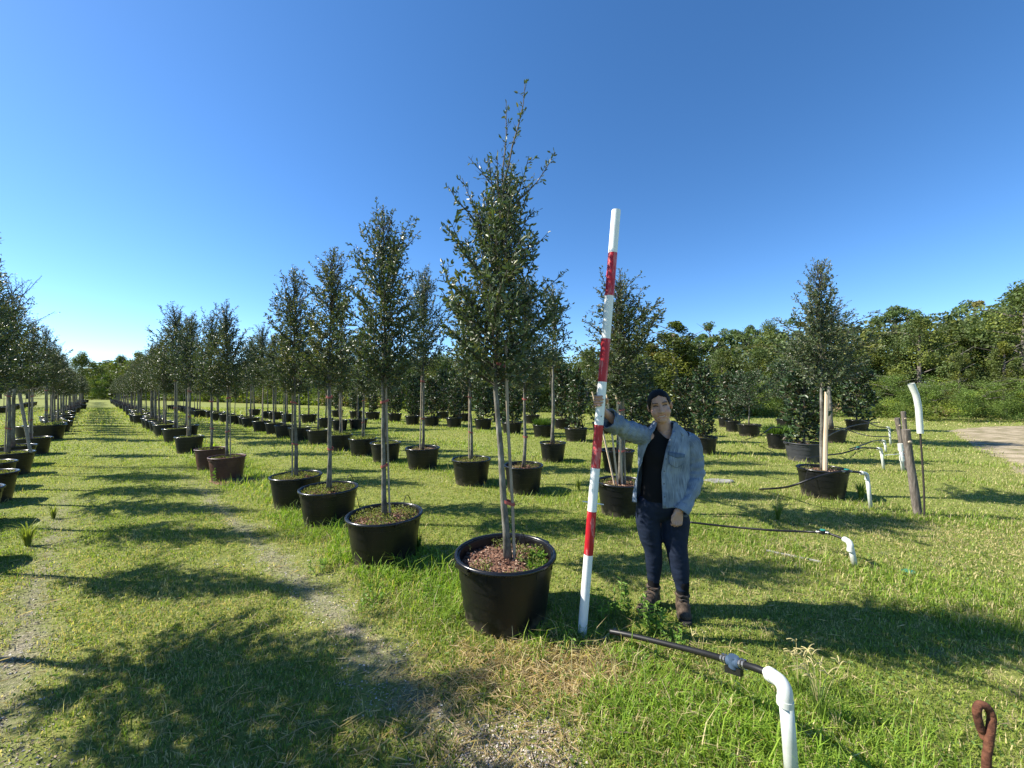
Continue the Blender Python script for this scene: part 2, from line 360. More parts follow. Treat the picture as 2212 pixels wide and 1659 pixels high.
def mag_mesh(seed, H=1.9, Rr=.48, narrow=False, trunk=.12, leafL=.13, hol=False):
    rng = np.random.default_rng(seed); tb = MB(); z = np.linspace(0, H*.9, 8)
    tp = np.column_stack([np.cumsum(rng.normal(0, .008, 8)), np.cumsum(rng.normal(0, .008, 8)), z]); tb.add(*tube(tp, np.linspace(.022, .006, 8), 7))
    cb = MB(); n = 1500 if not hol else 3800; P = []; Dd = []
    nb = 46
    per = n//nb
    for k in range(nb):
        u = ((k+.5)/nb); zz = trunk+(H-trunk)*u*.95; prof = np.interp(u, [0, .12, .4, .75, 1], [.7, 1, 1, .75, .28])
        if narrow: prof = np.interp(u, [0, .12, .4, .75, 1], [.6, .9, 1, .8, .35])
        az = k*2.4+rng.normal(0, .3); d = np.array([math.cos(az), math.sin(az), rng.uniform(.15, .7)])
        L = Rr*prof*rng.uniform(.7, 1.15); b0 = np.array([0, 0, zz-.05]); b1 = b0+d*L
        cb.add(*tube(np.array([b0, (b0+b1)/2+[0, 0, -.01], b1]), [.008, .006, .003], 4, False), mat=0)
        t = rng.random(per)**.6; P.append(b0+(b1-b0)*t[:, None]+rng.normal(0, .045, (per, 3))); Dd.append(np.tile(nrm(d), (per, 1)))
    P = np.concatenate(P); A = np.concatenate(Dd)*.7+rng.normal(0, .6, P.shape)+[0, 0, .2]; n = len(P)
    br = (rng.random(n) < .17)[:, None] if not hol else (rng.random(n) < .03)[:, None]
    C = np.array([.022, .045, .016])*(1-rng.random((n, 1)))+np.array([.05, .085, .03])*rng.random((n, 1))
    C = np.where(br, np.array([.075, .055, .028])*rng.uniform(.5, 1.2, (n, 1)), C)
    C = np.where(rng.random((n, 1)) < .05, np.array([.20, .22, .13]), C)
    L = rng.uniform(.6, 1.1, n)*leafL; leaves(cb, P, A, L, L*.42, C, rng, fold=.15)
    return tb, cb

# ------------------------------------------------------------------ pots
def pot_parts(seed, nm='pot'):
    rng = np.random.default_rng(seed); ph = rng.random()*6
    def fr(a): return .012*np.sin(2*a+ph)+.006*np.sin(3*a+ph*2)
    b = MB()
    prof = [(0, .0), (.29, 0), (.305, .008), (.318, .10), (.322, .102), (.330, .19), (.3345, .192), (.345, .30), (.350, .302), (.357, .385),
            (.364, .388), (.368, .45), (.372, .452), (.362, .455), (.350, .452), (.345, .40), (.335, .36)]
    b.add(*lathe(prof, 56, fr))
    # raised vertical tabs on the upper band
    for k in range(12):
        a = k/12*2*np.pi+ph; r = .3605*(1+fr(np.array([a]))[0]); R3 = np.array([[math.cos(a), -math.sin(a), 0], [math.sin(a), math.cos(a), 0], [0, 0, 1]])
        b.add(*boxv([r*math.cos(a), r*math.sin(a), .418], [.016, .014, .06], R3))
    rm = MB()
    rp = [(.366, .443), (.384, .440), (.390, .448), (.388, .462), (.378, .470), (.366, .468), (.360, .458), (.362, .447)]
    def fr2(a): return fr(a)+.006*np.maximum(0, np.cos(2*(a-ph)))**20
    V, F = lathe(rp+[rp[0]], 72, fr2); rm.add(V, F)
    hd = MB()
    for k in range(1):
        a = ph+k*np.pi; R3 = np.array([[math.cos(a), -math.sin(a), 0], [math.sin(a), math.cos(a), 0], [0, 0, 1]])
        for dz, sx, sy, sz in ((.455, .030, .15, .018), (.436, .022, .17, .022)):
            V, F = boxv([0, 0, 0], [sx, sy, sz]); V[:, 0] += .389*(1+fr2(np.array([a]))[0]) + (-.5*V[:, 1]**2/.38); V = V@R3.T; V[:, 2] += dz; hd.add(V, F)
    return b, rm, hd
def soil_parts(seed, green=.5, r=.344, n=700, lush=1., zc=.395):
    rng = np.random.default_rng(seed); s = MB(); rr = np.linspace(0, r, 10); a = np.arange(40)/40*2*np.pi
    X = rr[:, None]*np.cos(a); Y = rr[:, None]*np.sin(a); Z = zc+.02*(1-(rr[:, None]/r)**2)+(fbm(X*14+seed, Y*14, seed)-.5)*.03
    V = np.stack([X, Y, Z], -1).reshape(-1, 3); i, j = np.meshgrid(np.arange(9), np.arange(40), indexing='ij'); j2 = (j+1) % 40
    s.add(V, np.stack([i*40+j, (i+1)*40+j, (i+1)*40+j2, i*40+j2], -1).reshape(-1, 4))
    m = 900; q = np.sqrt(rng.random(m))*r*.97; t = rng.random(m)*6.283; P = np.column_stack([q*np.cos(t), q*np.sin(t), zc+.012+.02*(1-(q/r)**2)+(fbm(q*np.cos(t)*14+seed, q*np.sin(t)*14, seed)-.5)*.03])
    cc = np.array([[.30, .17, .11], [.42, .31, .23], [.16, .08, .055], [.10, .055, .04]])[rng.integers(0, 4, m)]*rng.uniform(.7, 1.2, (m, 1))
    quads(s, P, rng.uniform(.008, .022, m), cc, rng, 1, up=np.array([0, 0, 1.]), asp=1.4)
    w = MB(); P = []; K = int(n*green)
    q = np.sqrt(rng.random(K*3))*r*.98; t = rng.random(K*3)*6.283; x = q*np.cos(t); y = q*np.sin(t)
    k = (fbm(x*6+seed*3, y*6, seed+4) > (.62-.3*green)); x, y = x[k][:K*2], y[k][:K*2]; m = len(x)
    P = np.column_stack([x, y, zc+.02+rng.random(m)*.035*lush+.02*(1-(x*x+y*y)/r**2)])
    C = np.array([.12, .17, .04])*(1-rng.random((m, 1)))+np.array([.26, .26, .09])*rng.random((m, 1)); C *= rng.uniform(.6, 1.1, (m, 1))
    leaves(w, P, rng.normal(0, 1, (m, 3))+[0, 0, .5], rng.uniform(.012, .03, m)*lush, rng.uniform(.007, .013, m)*lush, C, rng, mat=0, up=np.array([0, 0, 1.]))
    return s, w
PROTO = bpy.data.collections.new('unused')      # never linked
def mesh_of(mb, name, mats, smooth=False):
    o = mb.build(name, mats, smooth=smooth); me = o.data; bpy.data.objects.remove(o); return me
POTS = []
for sd_ in (1, 2, 3):
    b, rm, hd = pot_parts(sd_)
    POTS.append([mesh_of(b, 'pot', M['pot'], False), mesh_of(rm, 'rim', M['rim'], True), mesh_of(hd, 'handle', M['rim'])])
for p in POTS:
    for i in (0,):
        me = p[i]; me.polygons.foreach_set('use_smooth', [True]*len(me.polygons)); 
        me.set_sharp_from_angle(angle=R(35))
POTG = []
for key in ('potgrey', 'potred'):
    p = [POTS[1][0].copy(), POTS[1][1].copy(), POTS[1][2].copy()]
    for me in p: me.materials.clear(); me.materials.append(M[key])
    POTG.append(p)
SOILS = []
for sd_, g_, lu in ((11, .30, 1.), (12, .85, 1.), (13, .6, 1.2), (14, 1., 2.)):
    s, w = soil_parts(sd_, g_, lush=lu, n=900); SOILS.append((mesh_of(s, 'soil', [M['soil'], M['chip']]), mesh_of(w, 'weeds', M['grass'])))
def stake_mesh(h, lean, r=.011, off=(.045, -.03), key='stake', two=False):
    mb = MB(); P = np.array([[off[0]+lean[0]*t, off[1]+lean[1]*t, -.05+h*t] for t in np.linspace(0, 1, 5)])
    mb.add(*tube(P, r, 5)); return mb
def tie_mesh(c, r):
    mb = MB(); a = np.linspace(0, 2*np.pi, 15); r0 = r
    P = np.column_stack([c[0]+r0*1.25*np.cos(a), c[1]+r0*np.sin(a), c[2]+.012*np.sin(a+1)]);
    V, F = lathe([(r, -.011), (r+.004, -.011), (r+.004, .011), (r, .011), (r, -.011)], 16); V[:, 0] *= 1.2; V[:, 2] += V[:, 0]*.3; mb.add(V+np.asarray(c), F); return mb
OAKS = []
specs = [dict(seed=21, H=3.5, cb=1.42, Rr=.52, nprim=104), dict(seed=22, H=3.6, cb=1.5, Rr=.48, yellow=.3, nprim=98), dict(seed=23, H=3.5, cb=1.35, Rr=.60, cprof=(.85, 1, .72, .40, .22), nprim=106),
         dict(seed=24, H=3.6, cb=1.55, Rr=.66, cprof=(.9, 1, .66, .36, .22), nprim=106), dict(seed=25, H=3.55, cb=1.4, Rr=.46, cprof=(.8, .95, .95, .6, .25), yellow=.2, nprim=98),
         dict(seed=26, H=3.5, cb=1.38, Rr=.58, dens=1.1, nprim=106)]
specs.append(dict(seed=28, H=3.5, cb=1.45, Rr=.58, nprim=85, dens=.75, yellow=.3, cprof=(.8, 1, .8, .5, .3)))
specs.append(dict(seed=29, H=3.55, cb=1.3, Rr=.44, nprim=110, cprof=(.9, 1, .8, .55, .3), yellow=.05))
specs.append(dict(seed=27, H=3.6, cb=1.35, Rr=.62, nprim=108, cprof=(.95, 1, .60, .32, .14)))
for sp in specs: sp['leafL'] = .043
for sp in specs:
    tb, cbf, tp = oak_mesh(**sp); top = sp['cb']
    x1, y1 = np.interp(top, tp[:, 2], tp[:, 0]), np.interp(top, tp[:, 2], tp[:, 1])
    st = stake_mesh(top+.25, (x1-.02, y1+.01))
    ties = []
    for zz in (top*.42, top*.92):
        c = (np.interp(zz, tp[:, 2], tp[:, 0])+.012, np.interp(zz, tp[:, 2], tp[:, 1])-.008, zz); ties.append(mesh_of(tie_mesh(c, .034), 'tie', M['tape']))
    OAKS.append(dict(H=sp['H'], trunk=mesh_of(tb, 'trunk', M['bark'], True), crown=mesh_of(cbf, 'crown', [M['twig'], M['leaf']]), stake=mesh_of(st, 'stake', M['stake']), ties=ties))
tb, cbf, tp = oak_mesh(31, H=3.5, cb=1.1, Rr=.42, nprim=60, bare=.86, cprof=(.6, .8, 1, .9, .6)); BARE = dict(H=3.5, trunk=mesh_of(tb, 'trunk', M['bark'], True), crown=mesh_of(cbf, 'crown', [M['twig'], M['leaf']]), stake=None, ties=[])
tb, cbf, tp = oak_mesh(32, H=2.6, cb=1.2, Rr=.30, nprim=42, bare=.15, cprof=(.7, .9, 1, .8, .6), leafL=.05); THIN = dict(H=2.6, trunk=mesh_of(tb, 'trunk', M['bark'], True), crown=mesh_of(cbf, 'crown', [M['twig'], M['leaf']]), stake=None, ties=[])
tb, cbf = mag_mesh(41, 1.9, .37); MAG1 = (mesh_of(tb, 'trunk', M['bark'], True), mesh_of(cbf, 'crown', [M['twig'], M['magleaf']]))
tb, cbf = mag_mesh(42, 2.0, .34, True); MAG2 = (mesh_of(tb, 'trunk', M['bark'], True), mesh_of(cbf, 'crown', [M['twig'], M['magleaf']]))
tb, cbf = mag_mesh(43, 1.7, .62, False, .55, .06, True); ROUND = (mesh_of(tb, 'trunk', M['bark'], True), mesh_of(cbf, 'crown', [M['twig'], M['magleaf']]))

def child(me, parent, name, loc=(0, 0, 0), rz=0, sc=1.):
    o = bpy.data.objects.new(name, me); COL.objects.link(o); o.parent = parent; o.location = loc; o.rotation_euler = (0, 0, rz)
    o.scale = (sc,)*3 if isinstance(sc, (int, float)) else sc
    return o
POT_XY = []
rngp = random.Random(5)
def drip_mesh(r=.40, side=1):
    mb = MB(); P = smoothpath([(r*.75, .0, .42), (r*.88, .0, .56), (r*1.05, -.01, .50), (r*1.22, -.03, .2), (r*1.3, -.06, .0)], 6); mb.add(*tube(P, .0042, 5)); return mb
DRIP = mesh_of(drip_mesh(), 'drip_tube', M['hose'], True)
def potted(name, xy, label, cat, group, plant, top=None, dia=.776, rz=None, soil=0, potset=0, near=2, kind='oak', mz=0, stake=True, ph=.47, drip=False, wid=1.):
    """near: 2 every part, 1 fewer, 0 distant"""
    x, y = xy; root = empty(name, (x, y, 0), label, cat, group); ps = dia/.776
    hz = ph/.47; pz = (ps, ps, hz)
    POT_XY.append((x, y, .31*ps))
    rz = rngp.random()*6.28 if rz is None else rz
    pm = (POTS+POTG)[potset]; p = child(pm[0], root, 'pot', (0, 0, 0), rz, pz)
    if near >= 1: child(pm[1], p, 'rim')
    if near >= 2: child(pm[2], p, 'handle'); child(pm[2], p, 'handle', rz=np.pi)
    so_, we = SOILS[soil]; child(so_, root, 'soil', (0, 0, 0), rz*2, pz)
    if near >= 1: child(we, root, 'weeds', (0, 0, 0), rz*2, pz)
    z0 = .40*hz
    if kind == 'oak':
        s = (top-z0)/(plant['H']*1.07); sc = (wid*s*1.12, wid*s*1.12, s)
        child(plant['trunk'], root, 'trunk', (0, 0, z0), mz, sc); child(plant['crown'], root, 'crown', (0, 0, z0), mz, sc)
        if stake and plant['stake']:
            child(plant['stake'], root, 'stake', (0, 0, z0), mz, sc)
            if near >= 2:
                for t in plant['ties']: child(t, root, 'tie', (0, 0, z0), mz, sc)
    else:
        s = (top-z0)/{'mag': 1.9, 'round': 1.75}[kind]; sc = (s*wid, s*wid, s)
        child(plant[0], root, 'trunk', (0, 0, z0), mz, sc); child(plant[1], root, 'crown', (0, 0, z0), mz, sc)
    if drip: child(DRIP, root, 'drip_tube', (0, 0, 0), drip)
    return root

# ------------------------------------------------------------------ potted trees
RIM = .47
def rim(px, py, w=None):
    Y = FPX*(CH-RIM)/(py-HY); X = (px-1106)/FPX*Y
    d = .776 if w is None else w*Y/FPX/math.sqrt(1+(X/Y)**2)
    return (X, Y), d
def top_z(py, xy): return CH-(py-HY)/FPX*xy[1]

# the main tree, in front
xy, d = rim(1092, 1197, 216); MX = xy
tb, cbf, tp = oak_mesh(17, wobs=.004, H=3.12, cb=1.36, Rr=.54, nprim=108, leafL=.046, tr=.030, yellow=.07, dens=.92, cprof=(.82, 1, .92, .55, .25), lean=(-.02, 0),
    extra=[(2.95, (.30, .05, 1), .78), (3.0, (-.22, 0, 1), .62), (2.72, (.70, -.05, .58), .66), (2.5, (-.62, 0, .62), .62), (1.95, (.7, .1, .40), .66), (1.75, (-.7, -.1, .30), .60), (2.1, (.6, -.5, .5), .6), (1.5, (.62, .2, .25), .52)]+[(z_, (.3*math.sin(z_*9), 1, .45), .55) for z_ in np.arange(1.45, 3.1, .13)])  # second list: rear branches, hidden behind the crown, added to shade the woman
th = np.linspace(0, 1, 6)
root = empty('potted_oak', (xy[0], xy[1], 0), 'tall live oak in the nearest black pot, beside the red and white pole', 'potted tree', 'potted live oaks in the row right of the grass path')
POT_XY.append((xy[0], xy[1], .33)); ps = d/.776*1.0; pz = (ps, ps, 1.06)
p = child(POTS[0][0], root, 'pot', sc=pz, rz=.75); child(POTS[0][1], p, 'rim'); child(POTS[0][2], p, 'handle'); child(POTS[0][2], p, 'handle', rz=np.pi)
s_, w_ = soil_parts(77, .32, n=1500, zc=.385); so_ = s_.build('soil', [M['soil'], M['chip']], root); so_.scale = pz; we = w_.build('weeds', M['grass'], root); we.scale = pz
# bright clover clump by the rim
rg = np.random.default_rng(9); n = 420; a = rg.uniform(-.75, .5, n); q = rg.uniform(.2, .33, n); P = np.column_stack([q*np.cos(a), q*np.sin(a), .405+rg.random(n)*.05])
mb = MB(); leaves(mb, P, rg.normal(0, 1, (n, 3))+[0, 0, .6], rg.uniform(.015, .032, n), .016, np.array([.13, .24, .03])*rg.uniform(.7, 1.3, (n, 1)), rg, 0, up=np.array([0, 0, 1.]))
mb.build('clover_clump', M['grass'], root)
# sheared trunk, crown (leans away at the base, upright above)
SH = .0
def shear(mb_, f):
    for i, V in enumerate(mb_.V): V[:, 0] += f(V[:, 2]); mb_.V[i] = V
fz = lambda z: np.interp(z, [0, 1.5, 3.3], [.02, -.045, .03])
shear(tb, fz); shear(cbf, fz)
tb.build('trunk', M['bark'], root, True, (0, 0, .41)); cbf.build('crown', [M['twig'], M['leaf']], root, False, (0, 0, .41))
mb = MB(); mb.add(*tube([(.075, -.02, -.05), (.052, -.02, .5), (.018, -.02, 1.1), (.000, -.02, 1.72)], .0125, 6)); mb.build('stake', M['stake'], root, False, (0, 0, .41))
mb = MB(); V, F = lathe([(.033, -.012), (.037, -.012), (.037, .012), (.033, .012), (.033, -.012)], 16); V[:, 0] *= 1.35; V[:, 2] -= V[:, 0]*.35
mb.add(V+[.025, -.005, .47], F); mb.build('tie', M['tape'], root, False, (0, 0, .41))
mb = MB(); mb.add(np.column_stack([V[:, 0]*.9-.035, V[:, 1], V[:, 2]+1.55]), F); mb.build('tie', M['tape'], root, False, (0, 0, .41))
child(DRIP, root, 'drip_tube', (0, 0, -.02), 1.1, (.8, .8, 1))

GA = 'potted live oaks in the row right of the grass path'; GL = 'potted live oaks in the row left of the grass path'
GB = 'potted live oaks in the second row'; GC = 'potted trees in the third row'; GD = 'potted magnolias and other shrubby trees'
nearA = [  # px, rim py, rim w, top py, oak idx, soil, potset, label, dia, mz
    (832, 1107, 168, 392, 0, 1, 1, 'live oak with a wispy top in the second black pot from the pole', .9, 0.5),
    (710, 1052, 134, 488, 1, 1, 2, 'yellow flecked live oak whose trunk looks half dark, third pot from the pole', 1., 2.),
    (640, 1025, 117, 548, 4, 1, 0, 'slim live oak in the fourth black pot, its pot low behind the third', 1., 4.),
    (491, 985, 86, 632, 3, 0, 4, 'live oak in the nearer of the two reddish brown pots', 1., 1.),
    (456, 968, 74, 650, 2, 0, 4, 'live oak in the farther of the two reddish brown pots', .9, 3.),
    (409, 942, 68, 655, 0, 1, 0, 'live oak in the first black pot behind the two reddish brown pots', .95, 5.),
    (380, 925, 62, 640, 3, 1, 1, 'spreading live oak in the second black pot behind the reddish brown pots', 1.1, .3)]
for i, (px, py, w, tpy, k, so_i, pset, lab, wd, mz) in enumerate(nearA):
    xy, d = rim(px, py, w); potted('potted_oak', xy, lab, 'potted tree', GA, OAKS[k], top_z(tpy, xy), d, soil=so_i, potset=pset, near=2, mz=mz, drip=(1.2 if i in (0, 1) else False), wid=wd)
    lastA = xy
tA = float(np.dot(DN, lastA)); rgA = np.random.default_rng(3)
ORD = 'first second third fourth fifth sixth seventh eighth ninth tenth eleventh twelfth thirteenth fourteenth fifteenth sixteenth seventeenth eighteenth nineteenth twentieth'.split()
t = tA+1.3; i = 0
while t < 92:
    s = 2.03+rgA.normal(0, .16); xy = ts(t, s)
    near = 1 if t < 40 else 0
    lab = f'live oak in the {ORD[i+8]} pot from the pole in the row right of the path' if i < 12 else ('small looking live oak well down the row right of the grass path' if t < 50 else 'tiny distant live oak near the far end of the row right of the path')
    potted('potted_oak', xy, lab, 'potted tree', GA, OAKS[int(rgA.integers(0, 8))], rgA.uniform(3.5, 4.35)*(1 if t < 45 else .9), rgA.uniform(.74, .82), soil=int(rgA.integers(0, 3)), potset=int(rgA.integers(0, 3)), near=near, mz=rgA.random()*6.28, stake=t < 60, wid=rgA.uniform(.9, 1.2))
    t += rgA.uniform(1.15, 1.5) if t < 60 else rgA.uniform(1.5, 1.9); i += 1

# left row
nearL = [(-90, 1058, 200, 4.15, 2, 6), (-40, 1022, 130, 4.2, 1, 7), (-33, 999, 130, 4.3, 1, 1), (17, 977, 110, 4.0, 1, 0), (28, 962, 95, 4.4, 0, -1), (68, 945, 86, 4.0, 0, 4)]
labL = ['live oak in the second pot from the camera in the left row', 'live oak with thick low trunk in the third pot of the left row',
        'live oak leaning with a stake in the fourth pot of the left row', 'live oak in the grassy fifth pot of the left row', 'live oak in the sixth pot of the left row, half hidden by the fifth',
        'live oak in the seventh pot of the left row, a slanting stake before it']
rgL = np.random.default_rng(8)
for i, (t, s, top) in enumerate([(2.6, -1.4, 4.0), (4.1, -1.35, 4.2), (5.25, -1.3, 4.2), (6.8, -1.15, 4.0)]):
    potted('potted_oak', ts(t, s), f'live oak outside the left edge, {ORD[i]} from the camera in the left row', 'potted tree', GL, OAKS[(3, 2, 3, 7)[i]], top, .78, soil=1, near=2, mz=i*1.7, wid=(1.3, 1.3, 1.2, .9)[i])
for i, (px, py, w, top, so_i, k) in enumerate(nearL):
    if top is None: continue
    xy, d = rim(px, py, w); d = min(max(d, .76), .95)
    if k < 0: potted('bare_oak', xy, 'nearly leafless oak with a bare grey twiggy top in the left row', 'potted tree', GL, BARE, 4.7, d, soil=0, near=2, wid=1.1); continue
    potted('potted_oak', xy, labL[i], 'potted tree', GL, OAKS[k], top, d, soil=so_i, potset=i % 3, near=2, mz=i*1.3, wid=1.0)
# big pot pair with the tag
xyB, _ = rim(98, 922); bigpot = potted('potted_oak', xyB, 'live oak in the extra wide black pot with a white tag, left row', 'potted tree', GL, OAKS[4], 4.4, 1.05, soil=3, potset=0, near=2, mz=2., ph=.55)
mb = MB(); mb.add(*boxv([0, 0, 0], [.12, .004, .035])); o = mb.build('tag', M['white'], bigpot); o.location = (.12, -.50, .33)
mb = MB(); mb.add(*boxv([0, 0, 0], [.03, .004, .02])); o = mb.build('tag', M['white'], bigpot); o.location = (.02, -.508, .43)
t = 23.2; i = 0
while t < 96:
    s = -1.35+rgL.normal(0, .18)
    lab = f'live oak in the {ORD[i]} pot behind the extra wide one in the left row' if i < 9 else ('small looking live oak well down the row left of the grass path' if t < 50 else 'tiny distant live oak near the far end of the row left of the path')
    potted('potted_oak', ts(t, s), lab, 'potted tree', GL, OAKS[int(rgL.integers(0, 8))], rgL.uniform(3.7, 4.3)*(1 if t < 30 else .93), .8, soil=int(rgL.integers(0, 3)), potset=int(rgL.integers(0, 3)), near=1 if t < 40 else 0, mz=rgL.random()*6.28, stake=t < 60, wid=rgL.uniform(.95, 1.2))
    t += rgL.uniform(1.2, 1.55) if t < 60 else rgL.uniform(1.6, 2.0); i += 1
# leaning loose stakes in the left row
for (a, b, lab) in [((W(66, 978, 8.2)), W(42, 850, 8.4), 'slanting wooden prop across the left row, bottom in a near pot'), (W(60, 950, 12.), W(72, 850, 12.4), 'thin wooden prop leaning left behind the left row trunks')]:
    mb = MB(); mb.add(*tube([a-a, (b-a)*.5, b-a], .028 if 'across' in lab else .014, 7)); o = mb.build('wooden_prop', M['stake'], loc=tuple(a)); tag(o, lab, 'stake', 'wooden props in the left row')
for i, t in enumerate(np.arange(50, 80, 2.2)):
    potted('potted_oak', ts(t, -5.2+rgL.normal(0, .2)), 'distant live oak in a separate row seen between the left row trunks', 'potted tree', 'potted live oaks in the far left row', OAKS[i % 6], 3.4, .8, near=0, mz=i*1.1, stake=False)

# second row
nearB = [(1342, 1038, 97, 565, 5, 0, 2, 'bushy live oak with paired stakes standing behind the pole and the arm', 1.35, 1.), (1131, 1003, 85, 560, 2, 0, 0, 'live oak right behind the main tree with a pale straight trunk', 1.05, 2.), (1018, 990, 85, 585, 4, 1, 1, 'live oak with mossy pot top left of the main trunk', 1., 3.1),
         (913, 966, 77, 548, 0, 0, 2, 'live oak whose pot has reddish mulch, right of the second tree', .9, 4.4), (833, 955, 69, 700, 5, 1, 0, 'live oak seen directly behind the second tree, mossy pot', .9, 5.), (784, 946, 62, 690, 2, 3, 1, 'live oak in a weedy pot left of the second tree trunk', 1., .2),
         (735, 938, 54, 700, 1, 3, 2, 'live oak in a weed topped pot just right of the third trunk', 1., 1.2), (687, 928, 48, 705, 3, 1, 0, 'live oak with leaning trunk left of the third tree trunk', 1., 2.2), (647, 923, 50, 690, 4, 1, 1, 'live oak behind the fourth tree trunk in the second row', 1., 3.), (615, 918, 44, 700, 0, 0, 2, 'live oak just left of the fourth tree trunk', 1., 4.),
         (593, 913, 42, 705, 2, 1, 0, 'live oak with a curved trunk, second left of the fourth tree trunk', 1., 5.), (566, 909, 44, 690, 5, 0, 1, 'live oak, third left of the fourth tree trunk in the second row', 1., 6.), (541, 902, 42, 710, 1, 0, 0, 'live oak right of the reddish brown pots, second row', 1., 1.)]
for i, (px, py, w, tpy, k, so_i, pset, lab, wd, mz) in enumerate(nearB):
    xy, d = rim(px, py, w); tz = top_z(tpy, xy)
    potted('potted_oak', xy, lab, 'potted tree', GB, OAKS[k], tz, min(max(d, .7), .85), soil=so_i, potset=pset, near=2 if i < 6 else 1, mz=mz, wid=wd, drip=(1. if i in (1, 3) else False))
    lastB = xy
    if i == 0:
        tr_ = empty('stake_bundle', (xy[0], xy[1], 0), 'bundle of pale stakes tied with pink tape beside the trunk behind the pole', 'stake', None)
        bpy.data.objects.remove(tr_)
        par = [o for o in COL.objects if o.name.startswith('potted_oak') and abs(o.location.x-xy[0]) < 1e-4][0]
        for (x0, x1) in ((-.06, -.22), (.0, -.08), (-.1, -.42)):
            mb = MB(); mb.add(*tube([(x0, -.05, .38), ((x0+x1)/2, -.05, 1.1), (x1, -.02, 1.75)], .014, 6)); mb.build('stake', M['palewood'], par)
t = float(np.dot(DN, lastB))+1.5; rgB = np.random.default_rng(13)
while t < 50:
    potted('potted_oak', ts(t, 5.1+rgB.normal(0, .15)), 'small looking live oak in the far part of the second row', 'potted tree', GB, OAKS[int(rgB.integers(0, 8))], rgB.uniform(3.1, 3.9), .76, soil=int(rgB.integers(0, 2)), near=1 if t < 34 else 0, mz=rgB.random()*6.28, wid=1., stake=t < 36)
    t += rgB.uniform(1.3, 1.9)
# third row
xy, d = rim(1777, 1010, 119)
potted('potted_oak', xy, 'tall live oak with pale wooden stake, alone at the right behind the hose', 'potted tree', GC, OAKS[8], top_z(512, xy), d, soil=0, near=2, mz=3.3, wid=.95, drip=3.6, stake=False)
par = [o for o in COL.objects if o.name.startswith('potted_oak') and abs(o.location.x-xy[0]) < 1e-4][0]
mb = MB(); mb.add(*tube([(.0, -.05, .38), (.015, -.04, .95), (.05, -.02, 1.75)], [.034, .032, .028], 8)); mb.build('stake', M['palewood'], par)
nearC = [(1334, 971, 73, 660, 4, 0, 0, 'live oak with pale stakes in the pot seen between pole and sleeve', 1.), (1194, 955, 58, None, None, 0, 1, 'thin gappy oak with a crooked pale trunk between main tree and pole', 1.),
         (774, 905, 47, 745, 3, 0, 0, 'small live oak right of the third tree trunk, third row', 1.), (734, 907, 36, 740, 2, 0, 1, 'small live oak in the third row, in line with the third trunk', 1.), (704, 903, 34, 745, 5, 0, 2, 'small live oak just left of the third trunk, third row', 1.), (667, 895, 40, 740, 1, 0, 0, 'small live oak right of the fourth trunk, third row', 1.),
         (620, 894, 25, 745, 0, 0, 1, 'small live oak left of the fourth trunk, third row', 1.), (595, 890, 36, 745, 3, 0, 2, 'small live oak with a leaning trunk, third row', 1.), (578, 888, 25, 750, 4, 0, 0, 'small live oak second to the left end of the third row', 1.), (550, 884, 28, 750, 2, 0, 1, 'leftmost small live oak of the third row', 1.)]
for i, (px, py, w, tpy, k, so_i, pset, lab, wd) in enumerate(nearC):
    xy, d = rim(px, py, w)
    if k is None: potted('potted_thin_oak', xy, lab, 'potted tree', GC, THIN, top_z(590, xy), d, soil=0, near=2, mz=1.)
    else: potted('potted_oak', xy, lab, 'potted tree', GC, OAKS[k], top_z(tpy, xy), min(max(d, .62), .85), soil=so_i, potset=pset, near=2 if i < 2 else 1, mz=i*1.9, wid=wd)

